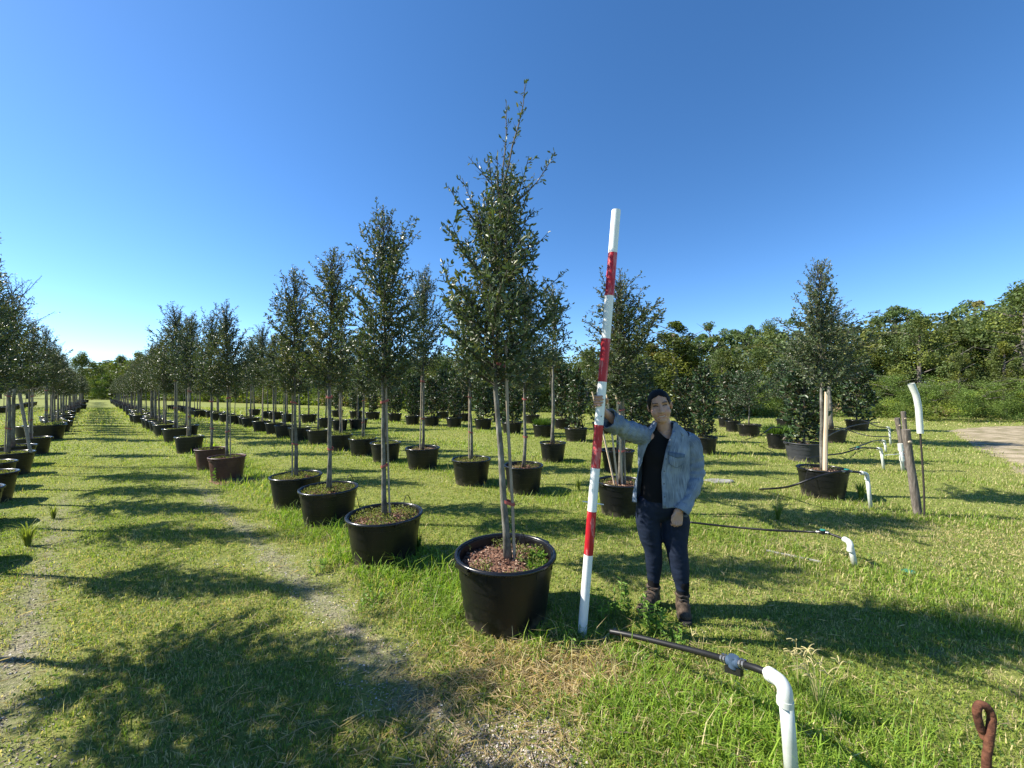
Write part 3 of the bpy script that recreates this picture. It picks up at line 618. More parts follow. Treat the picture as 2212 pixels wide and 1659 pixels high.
# magnolias and round hollies, rows further back
mags = [ # px, rim py, w, top py, kind, label, grey
    (1244, 924, 53, 800, 'm2', 'dark magnolia in the pot left of the pole, nearest of the back rows', 0), (1174, 917, 48, None, 'grass', 'pot of bright grassy weeds right of the main trunk', 3),
    (1106, 912, 46, 800, 'm1', 'bushy magnolia right behind the main trunk', 0), (1044, 905, 40, 806, 'm1', 'bushy magnolia just left of the main trunk', 0),
    (981, 902, 36, 800, 'm2', 'small pot magnolia right of the second row oak with mulch', 0), (932, 900, 38, 815, 'm1', 'magnolia seen above the pot with reddish mulch', 0),
    (891, 898, 34, 812, 'm2', 'magnolia just right of the second tree trunk', 0), (853, 893, 32, 818, 'm1', 'magnolia just behind the second tree trunk', 0), (805, 890, 34, 820, 'm2', 'magnolia left of the second tree trunk', 0),
    (769, 888, 30, 822, 'm1', 'magnolia right of the third tree trunk in the back rows', 0), (729, 886, 27, 826, 'm2', 'leftmost small magnolia of the back rows', 0), (957, 889, 28, 800, 'm2', 'rear magnolia glimpsed between two nearer ones', 0),
    (1000, 893, 30, 795, 'm1', 'rear magnolia with brown leaves left of the main trunk', 0), (905, 886, 26, 806, 'm1', 'rear magnolia behind the oak with reddish mulch', 0), (1215, 905, 40, 790, 'm1', 'rear dark magnolia left of the pole', 0), (1300, 912, 44, 795, 'm1', 'dark magnolia behind the pole at hand height', 0),
    (1395, 915, 46, 800, 'm2', 'dark magnolia behind the head, left of the face', 0), (1365, 925, 50, 790, 'm1', 'wide magnolia behind the shoulder and sleeve', 0), (1150, 896, 34, 795, 'm2', 'rear magnolia right of the main trunk', 0), (1080, 893, 32, 790, 'm1', 'rear magnolia hidden by the main trunk', 0),
    (1520, 943, 62, 795, 'm2', 'tall slender magnolia right of the woman', 0), (1478, 925, 52, 815, 'm1', 'magnolia just behind the right shoulder of the woman', 0),
    (1618, 916, 55, 800, 'round', 'round headed tree with a clear pale trunk in a wide pot', 0), (1583, 909, 36, 800, 'm1', 'brownish magnolia left of the round headed tree', 0), (1566, 902, 28, 810, 'm2', 'farthest small magnolia left of the round headed tree', 0),
    (1680, 936, 36, None, 'grass', 'narrow pot of overgrown grass left of the grey pot', 3), (1736, 955, 90, 790, 'm1', 'large magnolia in the big grey pot left of the pale stake', 1), (1700, 905, 50, 775, 'round', 'dark round tree behind the large grey pot magnolia', 0),
    (1852, 907, 58, 780, 'm1', 'magnolia in the farthest right pot, before the wood', 0), (1870, 899, 50, 745, 'none', '', 0)]
for i, (px, py, w, tpy, k, lab, g) in enumerate(mags):
    if k == 'none': continue
    xy, d = rim(px, py, w); d = min(max(d, .62), 1.05)
    if k == 'grass':
        r_ = empty('weedy_pot', (*xy, 0), lab, 'potted plant', GD); ps = d/.776; POT_XY.append((*xy, .3))
        q = child(POTS[1][0], r_, 'pot', sc=(ps, ps, 1)); child(POTS[1][1], q, 'rim'); child(SOILS[1][0], r_, 'soil', sc=(ps, ps, 1))
        rg = np.random.default_rng(i); n = 420; a = rg.random(n)*6.28; rr = rg.random(n)*.28; mb = MB(); P = np.column_stack([rr*np.cos(a), rr*np.sin(a), np.full(n, .4)])
        D = np.column_stack([np.cos(a), np.sin(a), rg.uniform(.8, 2.5, n)])+rg.normal(0, .3, (n, 3)); leaves(mb, P, D, rg.uniform(.2, .42, n), .012, np.array([.09, .16, .03])*rg.uniform(.6, 1.4, (n, 1)), rg, 0)
        mb.build('weeds', M['grass'], r_); continue
    pl = {'m1': MAG1, 'm2': MAG2, 'round': ROUND}[k]
    nm = 'potted_magnolia' if k[0] == 'm' else 'potted_holly'
    potted(nm, xy, lab, 'potted tree', GD, pl, top_z(tpy, xy), d, soil=0, potset=3 if g == 1 else i % 3, near=2 if w > 50 else 1, kind='mag' if k[0] == 'm' else 'round', mz=i*1.3, wid=.9 if k == 'm2' else 1.12)
xy, d = rim(1797, 926, 70); potted('potted_oak', xy, 'bushy dark live oak behind the tall right oak, pale trunk foot showing', 'potted tree', GD, OAKS[5], top_z(640, xy), d, soil=1, near=1, mz=2., wid=1.7)

# ------------------------------------------------------------------ woods behind
def clump_tree(seed, H, r, kind):
    """returns trunk MB, crown MB for forest trees about H high"""
    rng = np.random.default_rng(seed); tb = MB(); cb = MB()
    z = np.linspace(0, H*.85, 7); wob = np.cumsum(rng.normal(0, .02*H/7, (7, 2)), 0)
    tp = np.column_stack([wob, z]); tb.add(*tube(tp, np.linspace(.028*H, .008*H, 7), 7))
    cl = []
    if kind == 'pine':
        for k in range(30):
            a = rng.random()*6.28; q = r*math.sqrt(rng.random()); zc = H*(.95-.30*(q/r)**2-(.22 if rng.random() < .35 else 0))+rng.normal(0, .035*H); cl.append((q*math.cos(a), q*math.sin(a), zc, r*rng.uniform(.16, .28), .62))
    elif kind == 'cedar':
        for k in range(70):
            u = rng.random()**.8; a = rng.random()*6.28; q = r*(1-u)**.55*(.35+.65*rng.random()); cl.append((q*math.cos(a), q*math.sin(a), H*(.06+.9*u), r*rng.uniform(.22, .36)*(1.1-.6*u), 1.25))
    elif kind == 'vine':
        for k in range(60):
            a = rng.random()*6.28; ph = math.acos(rng.random()); q = r*math.sin(ph)*rng.uniform(.7, 1); cl.append((q*math.cos(a), q*math.sin(a), H*(.95*math.cos(ph)*rng.uniform(.8, 1)+.04), r*rng.uniform(.18, .32), .8))
    else:
        for k in range(86):
            u = rng.random(); a = rng.random()*6.28; w = math.sin(math.pi*min(1, (u*.85+.2)))**.6; q = r*w*rng.uniform(.35, 1); cl.append((q*math.cos(a), q*math.sin(a), H*(.12+.82*u), r*rng.uniform(.16, .30), 1.15))
    cl = np.array(cl); per = {'pine': 260, 'cedar': 200, 'vine': 230, 'broad': 240}[kind]
    base = {'pine': (.095, .14, .045), 'cedar': (.085, .11, .026), 'vine': (.11, .165, .033), 'broad': (.082, .115, .032)}[kind]
    for c in cl:
        P = rng.normal(size=(per, 3)); P /= np.linalg.norm(P, axis=1)[:, None]; P *= (rng.random((per, 1))**.4)*c[3]; P[:, 2] *= c[4]
        tone = rng.uniform(.75, 1.35); hue = rng.random()
        C = np.array(base)*tone*rng.uniform(.6, 1.4, (per, 1))
        if hue < .22 and kind != 'pine': C = C*np.array([1.5, 1.25, .8])
        if hue > .985: C = C*np.array([1.6, 1.0, .8])
        quads(cb, P+c[:3], rng.uniform(.6, 1.3, per)*(.0105*H+.02), C, rng, 1, asp=1.3 if kind != 'pine' else 2.2)
        if kind == 'pine':
            zt = min(c[2], H*.8); p0 = np.array([np.interp(zt*.85, tp[:, 2], tp[:, 0]), np.interp(zt*.85, tp[:, 2], tp[:, 1]), zt*.85])
            cb.add(*tube(np.array([p0, (p0+c[:3])/2-[0, 0, .02*H], c[:3]]), [.006*H, .004*H, .002*H], 4, False), mat=0)
    # bare twigs
    for k in range(14):
        a = rng.random()*6.28; zz = H*rng.uniform(.4, .9); p0 = np.array([0, 0, zz]); p1 = p0+np.array([math.cos(a)*r*.7, math.sin(a)*r*.7, .10*H]); cb.add(*tube(np.array([p0, (p0+p1)/2+rng.normal(0, .04*r, 3), p1]), [.005*H, .003*H, .001*H], 4, False), mat=0)
    return tb, cb
FT = {}
for i, k in enumerate(['broad', 'broad', 'broad', 'pine', 'pine', 'cedar', 'cedar', 'vine', 'vine']):
    rr = {'pine': .30, 'cedar': .25, 'vine': .62, 'broad': .38}[k]*7
    if k == 'vine': rr = 3.2
    tb, cb = clump_tree(200+i, 7., rr, k); FT.setdefault(k, []).append((mesh_of(tb, 'trunk', M['bigbark'], True), mesh_of(cb, 'crown', [M['bigbark'], M['woodleaf']])))
def forest(kind, var, px, tpy, Y, label, group, wid=1., rz=0., name=None):
    X = (px-1106)/FPX*Y; H = CH-(tpy-HY)/FPX*Y
    nm = name or {'pine': 'pine_tree', 'cedar': 'cedar_tree', 'vine': 'vine_thicket', 'broad': 'broadleaf_tree'}[kind]
    r_ = empty(nm, (X, Y, 0), label, {'vine': 'thicket'}.get(kind, 'tree'), group); tr_, cr_ = FT[kind][var % len(FT[kind])]; s = H/7
    if kind != 'vine': child(tr_, r_, 'trunk', rz=rz, sc=(s*wid, s*wid, s))
    child(cr_, r_, 'crown', rz=rz, sc=(s*wid, s*wid, s)); return r_
GW = 'trees at the wood edge'
notable = [('cedar', 0, 1457, 690, 27, 'dark dense cedar rising just above the woman', 1.75), ('cedar', 1, 1405, 735, 28, 'broad dark cedar left of the woman, behind the pole', 1.5), ('cedar', 1, 1492, 738, 27.5, 'lower dark cedar right shoulder of the tall cedar', 1.),
  ('pine', 0, 1537, 699, 42, 'round topped pine, leftmost of the pines on the skyline', .9), ('pine', 1, 1620, 702, 42, 'open branched pine with thin crown on the skyline', .7), ('broad', 0, 1660, 698, 38, 'green domed tree with drooping grey twigs on the skyline', .9), ('pine', 1, 1590, 712, 46, 'flat pine crown between two taller pines', .8),
  ('pine', 0, 1725, 690, 40, 'wide flat pine crown left of the tall right oak', 1.), ('pine', 1, 1935, 660, 36, 'spreading pine right of the tall right oak', .9), ('broad', 1, 1985, 678, 29, 'dark domed tree in the middle of the right wood', 1.0), ('pine', 0, 2092, 650, 34, 'flat topped bare limbed pine near the right edge', .75),
  ('broad', 2, 2215, 612, 27, 'tallest dark tree at the right edge of the picture', 1.1), ('broad', 0, 2165, 672, 30, 'dull green tree left of the tallest one at right', 1.2), ('broad', 1, 2060, 700, 31, 'brownish green tree under the bare limbed pine', 1.3), ('broad', 2, 1900, 715, 32, 'greyish twiggy tree just right of the tall right oak', 1.2),
  ('cedar', 0, 2075, 745, 26, 'narrow vine covered snag in the right wood', .8), ('cedar', 1, 2170, 735, 25, 'second vine covered column near the right edge', 1.1), ('vine', 0, 1930, 800, 24.5, 'bright green vine thicket below the spreading pine', 1.3), ('vine', 1, 2020, 810, 23.5, 'vine thicket arching at the foot of the dark domed tree', 1.5),
  ('vine', 0, 2130, 815, 23.5, 'vine thicket right of the bent white pipe', 1.3), ('vine', 1, 2230, 800, 23.5, 'vine thicket at the right edge of the picture', 1.4), ('broad', 2, 1830, 742, 31, 'tree hidden behind the tall right oak', 1.2), ('broad', 0, 1760, 745, 33, 'tree directly left of the tall right oak crown', 1.2),
  ('broad', 1, 1560, 752, 33, 'leafy tree under the round topped pine', 1.2), ('broad', 2, 1640, 755, 31, 'leafy tree above the round headed potted tree', 1.2), ('vine', 0, 1540, 800, 28, 'pale vine thicket behind the slender magnolia', 1.2), ('vine', 1, 1660, 805, 27, 'vine thicket behind the round headed potted tree', 1.3), ('broad', 0, 1700, 762, 29, 'yellow green tree behind the grey pot magnolia', 1.1),
  ('broad', 1, 1350, 745, 32, 'dark tree behind the bushy oak at the pole', 1.3), ('broad', 2, 1270, 755, 33, 'dark tree behind and left of the pole', 1.3), ('broad', 0, 1190, 758, 34, 'dark tree behind the thin gappy oak', 1.3), ('broad', 1, 1110, 755, 35, 'dark tree behind the main tree trunk', 1.3),
  ('broad', 2, 1030, 757, 36, 'dark tree left of the main crown, behind the magnolias', 1.3), ('broad', 0, 950, 766, 37, 'dark tree in the gap between second tree and main tree', 1.3), ('broad', 1, 870, 768, 40, 'tree behind the second tree', 1.3), ('broad', 2, 800, 775, 44, 'tree behind and left of the second tree', 1.3),
  ('broad', 0, 725, 780, 48, 'tree behind the third tree', 1.3), ('broad', 1, 650, 782, 52, 'tree behind the fourth tree', 1.3), ('broad', 2, 590, 780, 56, 'tree behind the gap left of the fourth tree', 1.3), ('broad', 0, 535, 782, 60, 'tree behind the reddish brown pots', 1.2), ('broad', 1, 470, 778, 66, 'tree in the distance behind the tall oaks of the row', 1.2),
  ('broad', 2, 400, 775, 72, 'tree in the distance, left part of the row', 1.2), ('broad', 0, 340, 762, 80, 'tall tree in the distance above the far row', 1.1), ('broad', 1, 300, 758, 84, 'highest distant tree right of the path end', 1.0), ('broad', 2, 262, 768, 88, 'distant tree just right of the path end', 1.0), ('vine', 1, 240, 800, 84, 'distant yellowish thicket beside the path end', 1.1),
  ('broad', 0, 178, 762, 84, 'dark distant tree closing the path on its left', .9), ('cedar', 0, 214, 790, 120, 'small dark tree far beyond the end of the path', 1.3), ('broad', 2, 232, 780, 125, 'bluish low tree on the skyline beyond the path', 1.4), ('broad', 1, 120, 775, 92, 'distant tree behind the left row', 1.2), ('broad', 2, 60, 780, 95, 'distant tree behind the left row, near its thick trunks', 1.2), ('broad', 0, 0, 778, 95, 'distant tree at the left edge of the picture', 1.2), ('broad', 1, -80, 775, 95, 'distant tree beyond the left edge of the picture', 1.2)]
for i, (k, v, px, tpy, Y, lab, wd) in enumerate(notable): forest(k, v, px, tpy, Y, lab, GW, wd, i*1.37)
# the mass of the wood behind and the scrub in front of it: nobody could count it
def edge_pts():
    P = [(2700, 28), (2212, 28), (1900, 28.5), (1600, 30), (1400, 31), (1106, 36), (900, 41), (700, 51), (500, 65), (350, 80), (240, 97)]
    return np.array([((px-1106)/FPX*Y, Y) for px, Y in P])
def along(P, t):
    d = np.r_[0, np.cumsum(np.linalg.norm(np.diff(P, axis=0), axis=1))]; return np.column_stack([np.interp(t*d[-1], d, P[:, 0]), np.interp(t*d[-1], d, P[:, 1])]), d[-1]
EP = edge_pts(); rg = np.random.default_rng(77)
mb = MB(); n = 560; q, Ltot = along(EP, rg.random(n)); dn = q/np.linalg.norm(q, axis=1)[:, None]; dep = rg.uniform(3, 15, n); c = q+dn*dep[:, None]
skyl = lambda px: np.interp(px, [0, 240, 330, 600, 900, 1100, 1400, 1550, 1700, 1900, 2100, 2212, 2500], [792, 790, 782, 794, 780, 764, 756, 732, 716, 702, 672, 652, 620])
for i in range(n):
    X, Y = c[i]; px = X/Y*FPX+1106; Hc = CH-(skyl(px)+rg.uniform(0, 40)-HY)/FPX*Y
    m = 420; P = rg.normal(size=(m, 3)); P /= np.linalg.norm(P, axis=1)[:, None]; P *= rg.random((m, 1))**.35; rr = rg.uniform(1.9, 3.0)*(Y/32)**.7
    k5 = (np.floor(np.arange(m)/42).astype(int)); off = rg.normal(0, .42, (10, 3)); P = (P*.42+off[k5])*rr; P[:, 2] = P[:, 2]*1.1*Hc/5.; cz = Hc*.62
    V = P+[X, Y, cz]; V[:, 2] = np.clip(V[:, 2], .2, Hc+.2)
    tone = rg.uniform(.6, 1.3); C = np.array([.080, .112, .032])*tone*rg.uniform(.6, 1.4, (m, 1))
    if rg.random() < .2: C = C*np.array([1.5, 1.15, .9])
    quads(mb, V, rg.uniform(.7, 1.5, m)*.18*(Y/32)**.8, C, rg, 0)
tag(mb.build('woodland', M['woodleaf']), 'mass of dull green foliage filling the wood behind the edge trees', 'woodland', kind='stuff')
mb = MB(); n = 520; q, Ltot = along(EP, rg.random(n)); dn = q/np.linalg.norm(q, axis=1)[:, None]; c = q-dn*rg.uniform(.2, 3.2, n)[:, None]
for i in range(n):
    X, Y = c[i]; px = X/Y*FPX+1106; m = 230; left = px < 1150
    hh = (rg.uniform(.9, 2.2) if left else rg.uniform(.3, 1.0)+1.6*max(0, float(fbm(X*.25, Y*.25, 55))-.42)); rr = rg.uniform(.6, 1.5)*(Y/30)**.5
    P = rg.normal(size=(m, 3)); P /= np.linalg.norm(P, axis=1)[:, None]; P *= rg.random((m, 1))**.4*[rr, rr, hh*.6]; V = P+[X, Y, hh*.5]; V[:, 2] = np.abs(V[:, 2])
    base = np.array([.21, .27, .05]) if rg.random() < (.8 if left else .3) else np.array([.105, .145, .035])
    if rg.random() < .12: base = np.array([.24, .18, .10])
    C = base*rg.uniform(.7, 1.25)*rg.uniform(.6, 1.4, (m, 1)); quads(mb, V, rg.uniform(.6, 1.4, m)*.095*(Y/28)**.8, C, rg, 0, asp=1.8)
tag(mb.build('undergrowth', M['woodleaf']), 'scrubby green undergrowth along the foot of the wood', 'undergrowth', kind='stuff')

# ------------------------------------------------------------------ grass
def grass():
    rg = np.random.default_rng(4); mb = MB()
    rows = np.array([-1.15, 2.1, 5.05, 8.05, 11.6, 14.5, 17.3])
    def zone(y0, y1, dens, hs, ws, seg, side=.8):
        A = .5*(y1*y1-y0*y0)*2*1.34+side*2*(y1-y0); n = int(A*dens)
        Y = np.sqrt(rg.random(n)*(y1*y1-y0*y0)+y0*y0); X = rg.uniform(-1, 1, n)*(1.34*Y+side)
        s = X*PN[0]+Y*PN[1]; t = X*DN[0]+Y*DN[1]
        big = fbm(X*1.3+9, Y*1.3, 21); fine = fbm(X*6, Y*6, 31); pat = fbm(X*.5, Y*.5, 41)
        dr = np.min(np.abs(s[:, None]-rows[None]), axis=1)
        strip = np.minimum(np.abs(s-1.27), np.abs(s+.35)); bare = np.clip((.28-strip)*3.4+(big-.5)*2.6+(fine-.5)*2.0, 0, 1)*(strip < .6)*np.clip(1-(t-7)/7, 0, 1)
        gx3, gy3 = G(1120, 1640)[:2]; bare = np.maximum(bare, np.clip((1.1-np.hypot((X-gx3)/.33, (Y-gy3)/.28)+(fine-.5)*1.6)*2, 0, 1))
        bare = np.maximum(bare, np.clip((big*.55+fine*.45-.62)*9, 0, 1)*.75)
        gx, gy = G(1200, 1440)[:2]; straw = np.clip((1.15-np.hypot((X-gx)/.62, (Y-gy)/.30)+ (fine-.5)*1.4)*1.6, 0, 1)
        road = np.zeros(n)
        lush = np.clip(1.15-dr/.62+(big-.5)*1.6, 0, 1)*np.clip((s-1.45)*6+ (s < 0)*9, 0, 1)
        lush = np.where(s > 2.9, lush*.5, lush)
        gx2, gy2 = G(1900, 1640)[:2]; lush = np.maximum(lush, np.clip(1.35-np.hypot((X-1.35)/1.0, (Y-1.95)/.55)+(big-.5), 0, 1))
        keep = rg.random(n) > bare*.97
        keep &= ~((straw > .5) & (rg.random(n) < .35))
        for (px_, py_, pr) in POT_XY:
            if py_ < y1+1: keep &= (X-px_)**2+(Y-py_)**2 > (pr+.02)**2
        # gravel road polygon: keep blades out (rough half plane test)
        a_ = G(2162, 1003)[:2]; b_ = G(2042, 929)[:2]; nrm_ = np.array([b_[1]-a_[1], -(b_[0]-a_[0])]); nrm_ = nrm_/np.linalg.norm(nrm_)
        dd = (X-a_[0])*nrm_[0]+(Y-a_[1])*nrm_[1]; onroad = (dd > .3+(fine-.5)*1.5) & (Y < 18.6+.35*(X-20)*.3+(fine-.5)*2); keep &= ~(onroad & (rg.random(n) < .80))
        X, Y, s, big, fine, pat, lush, straw, bare = [v[keep] for v in (X, Y, s, big, fine, pat, lush, straw, bare)]; n = len(X)
        h = hs*rg.uniform(.45, 1.25, n)*(1+lush*1.9)*(1+(rg.random(n) < .02*(1+3*lush))*1.3)
        w = ws*rg.uniform(.7, 1.3, n)*(1+lush*.35)
        az = rg.random(n)*6.283; lean = rg.uniform(.15, 1.0, n)+lush*.15; dx, dy = np.cos(az), np.sin(az); wx, wy = -dy, dx
        Z = relief(X, Y)*np.clip(1.4-np.hypot(X, Y-3)/30, 0, 1)-.004; B = np.column_stack([X, Y, Z]); Wv = np.column_stack([wx, wy, np.zeros(n)])*w[:, None]*.5; D = np.column_stack([dx, dy, np.zeros(n)])
        green = np.array([.15, .235, .032]); ygreen = np.array([.30, .36, .060]); strawc = np.array([.52, .44, .23]); dk = np.array([.065, .10, .022])
        g = rg.random(n)[:, None]; C = green*(1-g)+ygreen*g
        C = np.where((rg.random(n) < .18)[:, None], dk, C)
        lu = lush[:, None]; C = C*(1-lu*.6)+(np.array([.16, .31, .028])*(1-g)+np.array([.29, .43, .045])*g)*lu*.6
        ps = .07+.34*np.clip((pat-.48)*5, 0, 1)*(1-lush)+.22*np.clip((fine-.55)*5, 0, 1)+.75*straw+.3*bare
        right = np.clip((X-1.2)/4, 0, 1)*np.clip((s-3)/3, 0, 1); ps = ps+.22*right*(1-lush)
        C = np.where((rg.random(n) < ps)[:, None], strawc*rg.uniform(.6, 1.25, (n, 1)), C); C = C*rg.uniform(.72, 1.22, (n, 1))
        if y0 >= 5: cm = C.mean(0); C = C*.75+cm*.25*(.8+.4*pat[:, None])
        up = np.array([0, 0, 1.])
        flat = np.where(rg.random(n) < (.12+.6*straw), .25, 1.)
        if seg == 2:
            m1 = B+D*(h*lean*.28)[:, None]+up*(h*.55*flat)[:, None]; tip = B+D*(h*lean*.95)[:, None]+up*(h*(.95-.25*lean)*flat)[:, None]
            V = np.stack([B-Wv, B+Wv, m1+Wv*.8, m1-Wv*.8, tip], 1).reshape(-1, 3); k = np.arange(n)[:, None]*5
            mb.add(V, [k+np.array([0, 1, 2, 3]), k+np.array([3, 2, 4])], 0, np.repeat(C, 5, 0))
        else:
            tip = B+D*(h*lean*.8)[:, None]+up*(h*.9)[:, None]; V = np.stack([B-Wv, B+Wv, tip], 1).reshape(-1, 3); k = np.arange(n)[:, None]*3
            mb.add(V, k+np.array([0, 1, 2]), 0, np.repeat(C, 3, 0))
        # broad clover like leaves in the turf
        if seg == 2:
            m = int(n*.05); i_ = rg.integers(0, n, m); P = B[i_]+rg.normal(0, .02, (m, 3))*[1, 1, 0]+np.array([0, 0, .012])+up*(h[i_]*.4)[:, None]
            leaves(mb, P, rg.normal(0, 1, (m, 3))*[1, 1, .35], rg.uniform(.014, .034, m), rg.uniform(.008, .016, m), np.array([.13, .20, .05])*rg.uniform(.6, 1.4, (m, 1)), rg, 0, up=up)
    zone(1.45, 3.2, 8200, .036, .0042, 2)
    zone(3.2, 5.5, 4600, .036, .0055, 2)
    zone(5.5, 10, 1500, .036, .011, 1, 1.)
    zone(10, 20, 300, .045, .024, 1, 1.)
    zone(20, 42, 50, .07, .06, 1, 1.)
    o = mb.build('grass', M['grass']); tag(o, 'mown sunlit grass with lusher blades along the pot rows', 'grass', kind='stuff')
grass()

# ------------------------------------------------------------------ height pole
def pole():
    a = W(1257, 1369, 2.775); a[2] = -.01; b = W(1331, 455, 2.80); ax = b-a; Ln = np.linalg.norm(ax); ax /= Ln
    r_ = empty('height_pole', tuple(a), 'tall round pole banded red and white, held upright by the woman', 'pole')
    u = nrm(np.cross(ax, [0, 1, 0])); v = np.cross(ax, u); mb = MB(); n = 24; th = np.arange(n)/n*2*np.pi
    fr = [(1369, 1195), (1195, 1102.5), (1102.5, 1010), (1010, 917.5), (917.5, 825), (825, 732.5), (732.5, 640), (640, 547.5), (547.5, 455)]
    for i, (y0, y1) in enumerate(fr):
        z0, z1 = [(1369-y)/(1369-455)*Ln for y in (y0, y1)]; m = i % 2; rr = .0325+(.0006 if m else 0)
        zs = np.linspace(z0, z1, 6)
        V = (ax*zs[:, None])[:, None]+rr*(np.cos(th)[None, :, None]*u+np.sin(th)[None, :, None]*v); ii, j = np.meshgrid(np.arange(5), np.arange(n), indexing='ij'); j2 = (j+1) % n
        mb.add(V.reshape(-1, 3), np.stack([ii*n+j, ii*n+j2, (ii+1)*n+j2, (ii+1)*n+j], -1).reshape(-1, 4), m)
    # open end: wall thickness and inside
    for (ra, za, rb, zb) in ((.0325, Ln, .0285, Ln), (.0285, Ln, .0285, Ln-.25)):
        V = np.concatenate([ax*z+rr*(np.cos(th)[:, None]*u+np.sin(th)[:, None]*v) for rr, z in ((ra, za), (rb, zb))]); k = np.arange(n); mb.add(V, np.stack([k, (k+1) % n, (k+1) % n+n, k+n], -1), 0)
    mb.build('shaft', [M['pwhite'], M['pred']], r_, True).data.set_sharp_from_angle(angle=R(40))
    mb = MB(); c = ax*((1369-899)/(1369-455)*Ln)+v*-.0; d = np.array([0, -1., 0]); c = c+d*.0335+u*.0
    mb.add(*boxv(c+[.004, 0, .0], [.006, .003, .009])); mb.build('scuff_mark', M['blackp'], r_)
pole()

# ------------------------------------------------------------------ woman
def capsule(mb, p0, p1, r0, r1, n=20, flat=None):
    p0 = np.asarray(p0, float); p1 = np.asarray(p1, float); d = p1-p0; L = np.linalg.norm(d); d = d/(L+1e-9)
    P = []; Rr = []
    for k in range(6): a = k/6*np.pi/2; P.append(p0-d*r0*math.cos(a)); Rr.append(max(r0*math.sin(a), 1e-4))
    for k in range(5): t = k/4; P.append(p0+(p1-p0)*t+d*1e-5*k); Rr.append(r0+(r1-r0)*t)
    for k in range(1, 7): a = k/6*np.pi/2; P.append(p1+d*r1*math.sin(a)); Rr.append(max(r1*math.cos(a), 1e-4))
    mb.add(*tube(P, Rr, n))
def ell(mb, c, r, rot=None, n=24):
    a = np.linspace(0, np.pi, n//2+1); pr = [(max(math.sin(x), 1e-4), -math.cos(x)) for x in a]; V, F = lathe(pr, n); V = V*np.asarray(r)
    if rot is not None: V = V@np.asarray(rot).T
    mb.add(V+np.asarray(c), F)
def remesh(mb, vox, it=3, fac=.5):
    o = mb.build('tmp_shape', M['white']); m = o.modifiers.new('r', 'REMESH'); m.mode = 'VOXEL'; m.voxel_size = vox
    s = o.modifiers.new('s', 'SMOOTH'); s.iterations = it; s.factor = fac
    dg = bpy.context.evaluated_depsgraph_get(); dg.update(); ev = o.evaluated_get(dg); me = ev.to_mesh()
    V = np.empty(len(me.vertices)*3, np.float32); me.vertices.foreach_get('co', V); V = V.reshape(-1, 3).astype(float)
    lt = np.empty(len(me.polygons), np.int32); me.polygons.foreach_get('loop_total', lt); li = np.empty(len(me.loops), np.int32); me.loops.foreach_get('vertex_index', li)
    ls = np.empty(len(me.polygons), np.int32); me.polygons.foreach_get('loop_start', ls)
    q = ls[lt == 4][:, None]+np.arange(4); t = ls[lt == 3][:, None]+np.arange(3); F = [li[q], li[t]]
    ev.to_mesh_clear(); me0 = o.data; bpy.data.objects.remove(o); bpy.data.meshes.remove(me0)
    return V, [f for f in F if len(f)]
def euler(rx, ry, rz):
    cx, sx, cy, sy, cz, sz = math.cos(rx), math.sin(rx), math.cos(ry), math.sin(ry), math.cos(rz), math.sin(rz)
    return np.array([[cz, -sz, 0], [sz, cz, 0], [0, 0, 1]])@np.array([[cy, 0, sy], [0, 1, 0], [-sy, 0, cy]])@np.array([[1, 0, 0], [0, cx, -sx], [0, sx, cx]])
def skin_mat():
    m = mat('skin', rough=.5, spec=.4); b = m.node_tree.nodes['Principled BSDF']; at = nd(m, 'ShaderNodeAttribute', attribute_name='tint'); lk(m, at.outputs['Color'], b.inputs['Base Color'])
    b.inputs['Subsurface Weight'].default_value = .12; b.inputs['Subsurface Radius'].default_value = (.012, .005, .003); return m
def cloth_mat(name, c0, c1, stripe=260., rough=.85, seam=False):
    m = mat(name, rough=rough, spec=.2); b = m.node_tree.nodes['Principled BSDF']; at = nd(m, 'ShaderNodeUVMap') if False else nd(m, 'ShaderNodeAttribute', attribute_name='tint')
    sx = nd(m, 'ShaderNodeSeparateColor'); lk(m, at.outputs['Color'], sx.inputs[0])
    cb = nd(m, 'ShaderNodeCombineXYZ'); a = nd(m, 'ShaderNodeMath', operation='MULTIPLY'); a.inputs[1].default_value = stripe; lk(m, sx.outputs[0], a.inputs[0]); lk(m, a.outputs[0], cb.inputs[0])
    a2 = nd(m, 'ShaderNodeMath', operation='MULTIPLY'); a2.inputs[1].default_value = 9.; lk(m, sx.outputs[1], a2.inputs[0]); lk(m, a2.outputs[0], cb.inputs[1])
    n = nd(m, 'ShaderNodeTexNoise', i_Scale=1., i_Detail=3.); lk(m, cb.outputs[0], n.inputs['Vector'])
    tc = nd(m, 'ShaderNodeTexCoord'); n2 = nd(m, 'ShaderNodeTexNoise', i_Scale=9., i_Detail=4.); lk(m, tc.outputs['Object'], n2.inputs['Vector'])
    mm = nd(m, 'ShaderNodeMath', operation='MULTIPLY_ADD'); mm.inputs[1].default_value = .6; lk(m, n.outputs[0], mm.inputs[0]); h = nd(m, 'ShaderNodeMath', operation='MULTIPLY'); h.inputs[1].default_value = .4; lk(m, n2.outputs[0], h.inputs[0]); lk(m, h.outputs[0], mm.inputs[2])
    lk(m, ramp(m, mm.outputs[0], [(.36, c0), (.62, c1)]), b.inputs['Base Color'])
    n3 = nd(m, 'ShaderNodeTexNoise', i_Scale=28., i_Detail=5.); lk(m, tc.outputs['Object'], n3.inputs['Vector']); bp = nd(m, 'ShaderNodeBump', i_Strength=.5, i_Distance=.006); lk(m, n3.outputs[0], bp.inputs['Height']); lk(m, bp.outputs[0], b.inputs['Normal'])
    return m
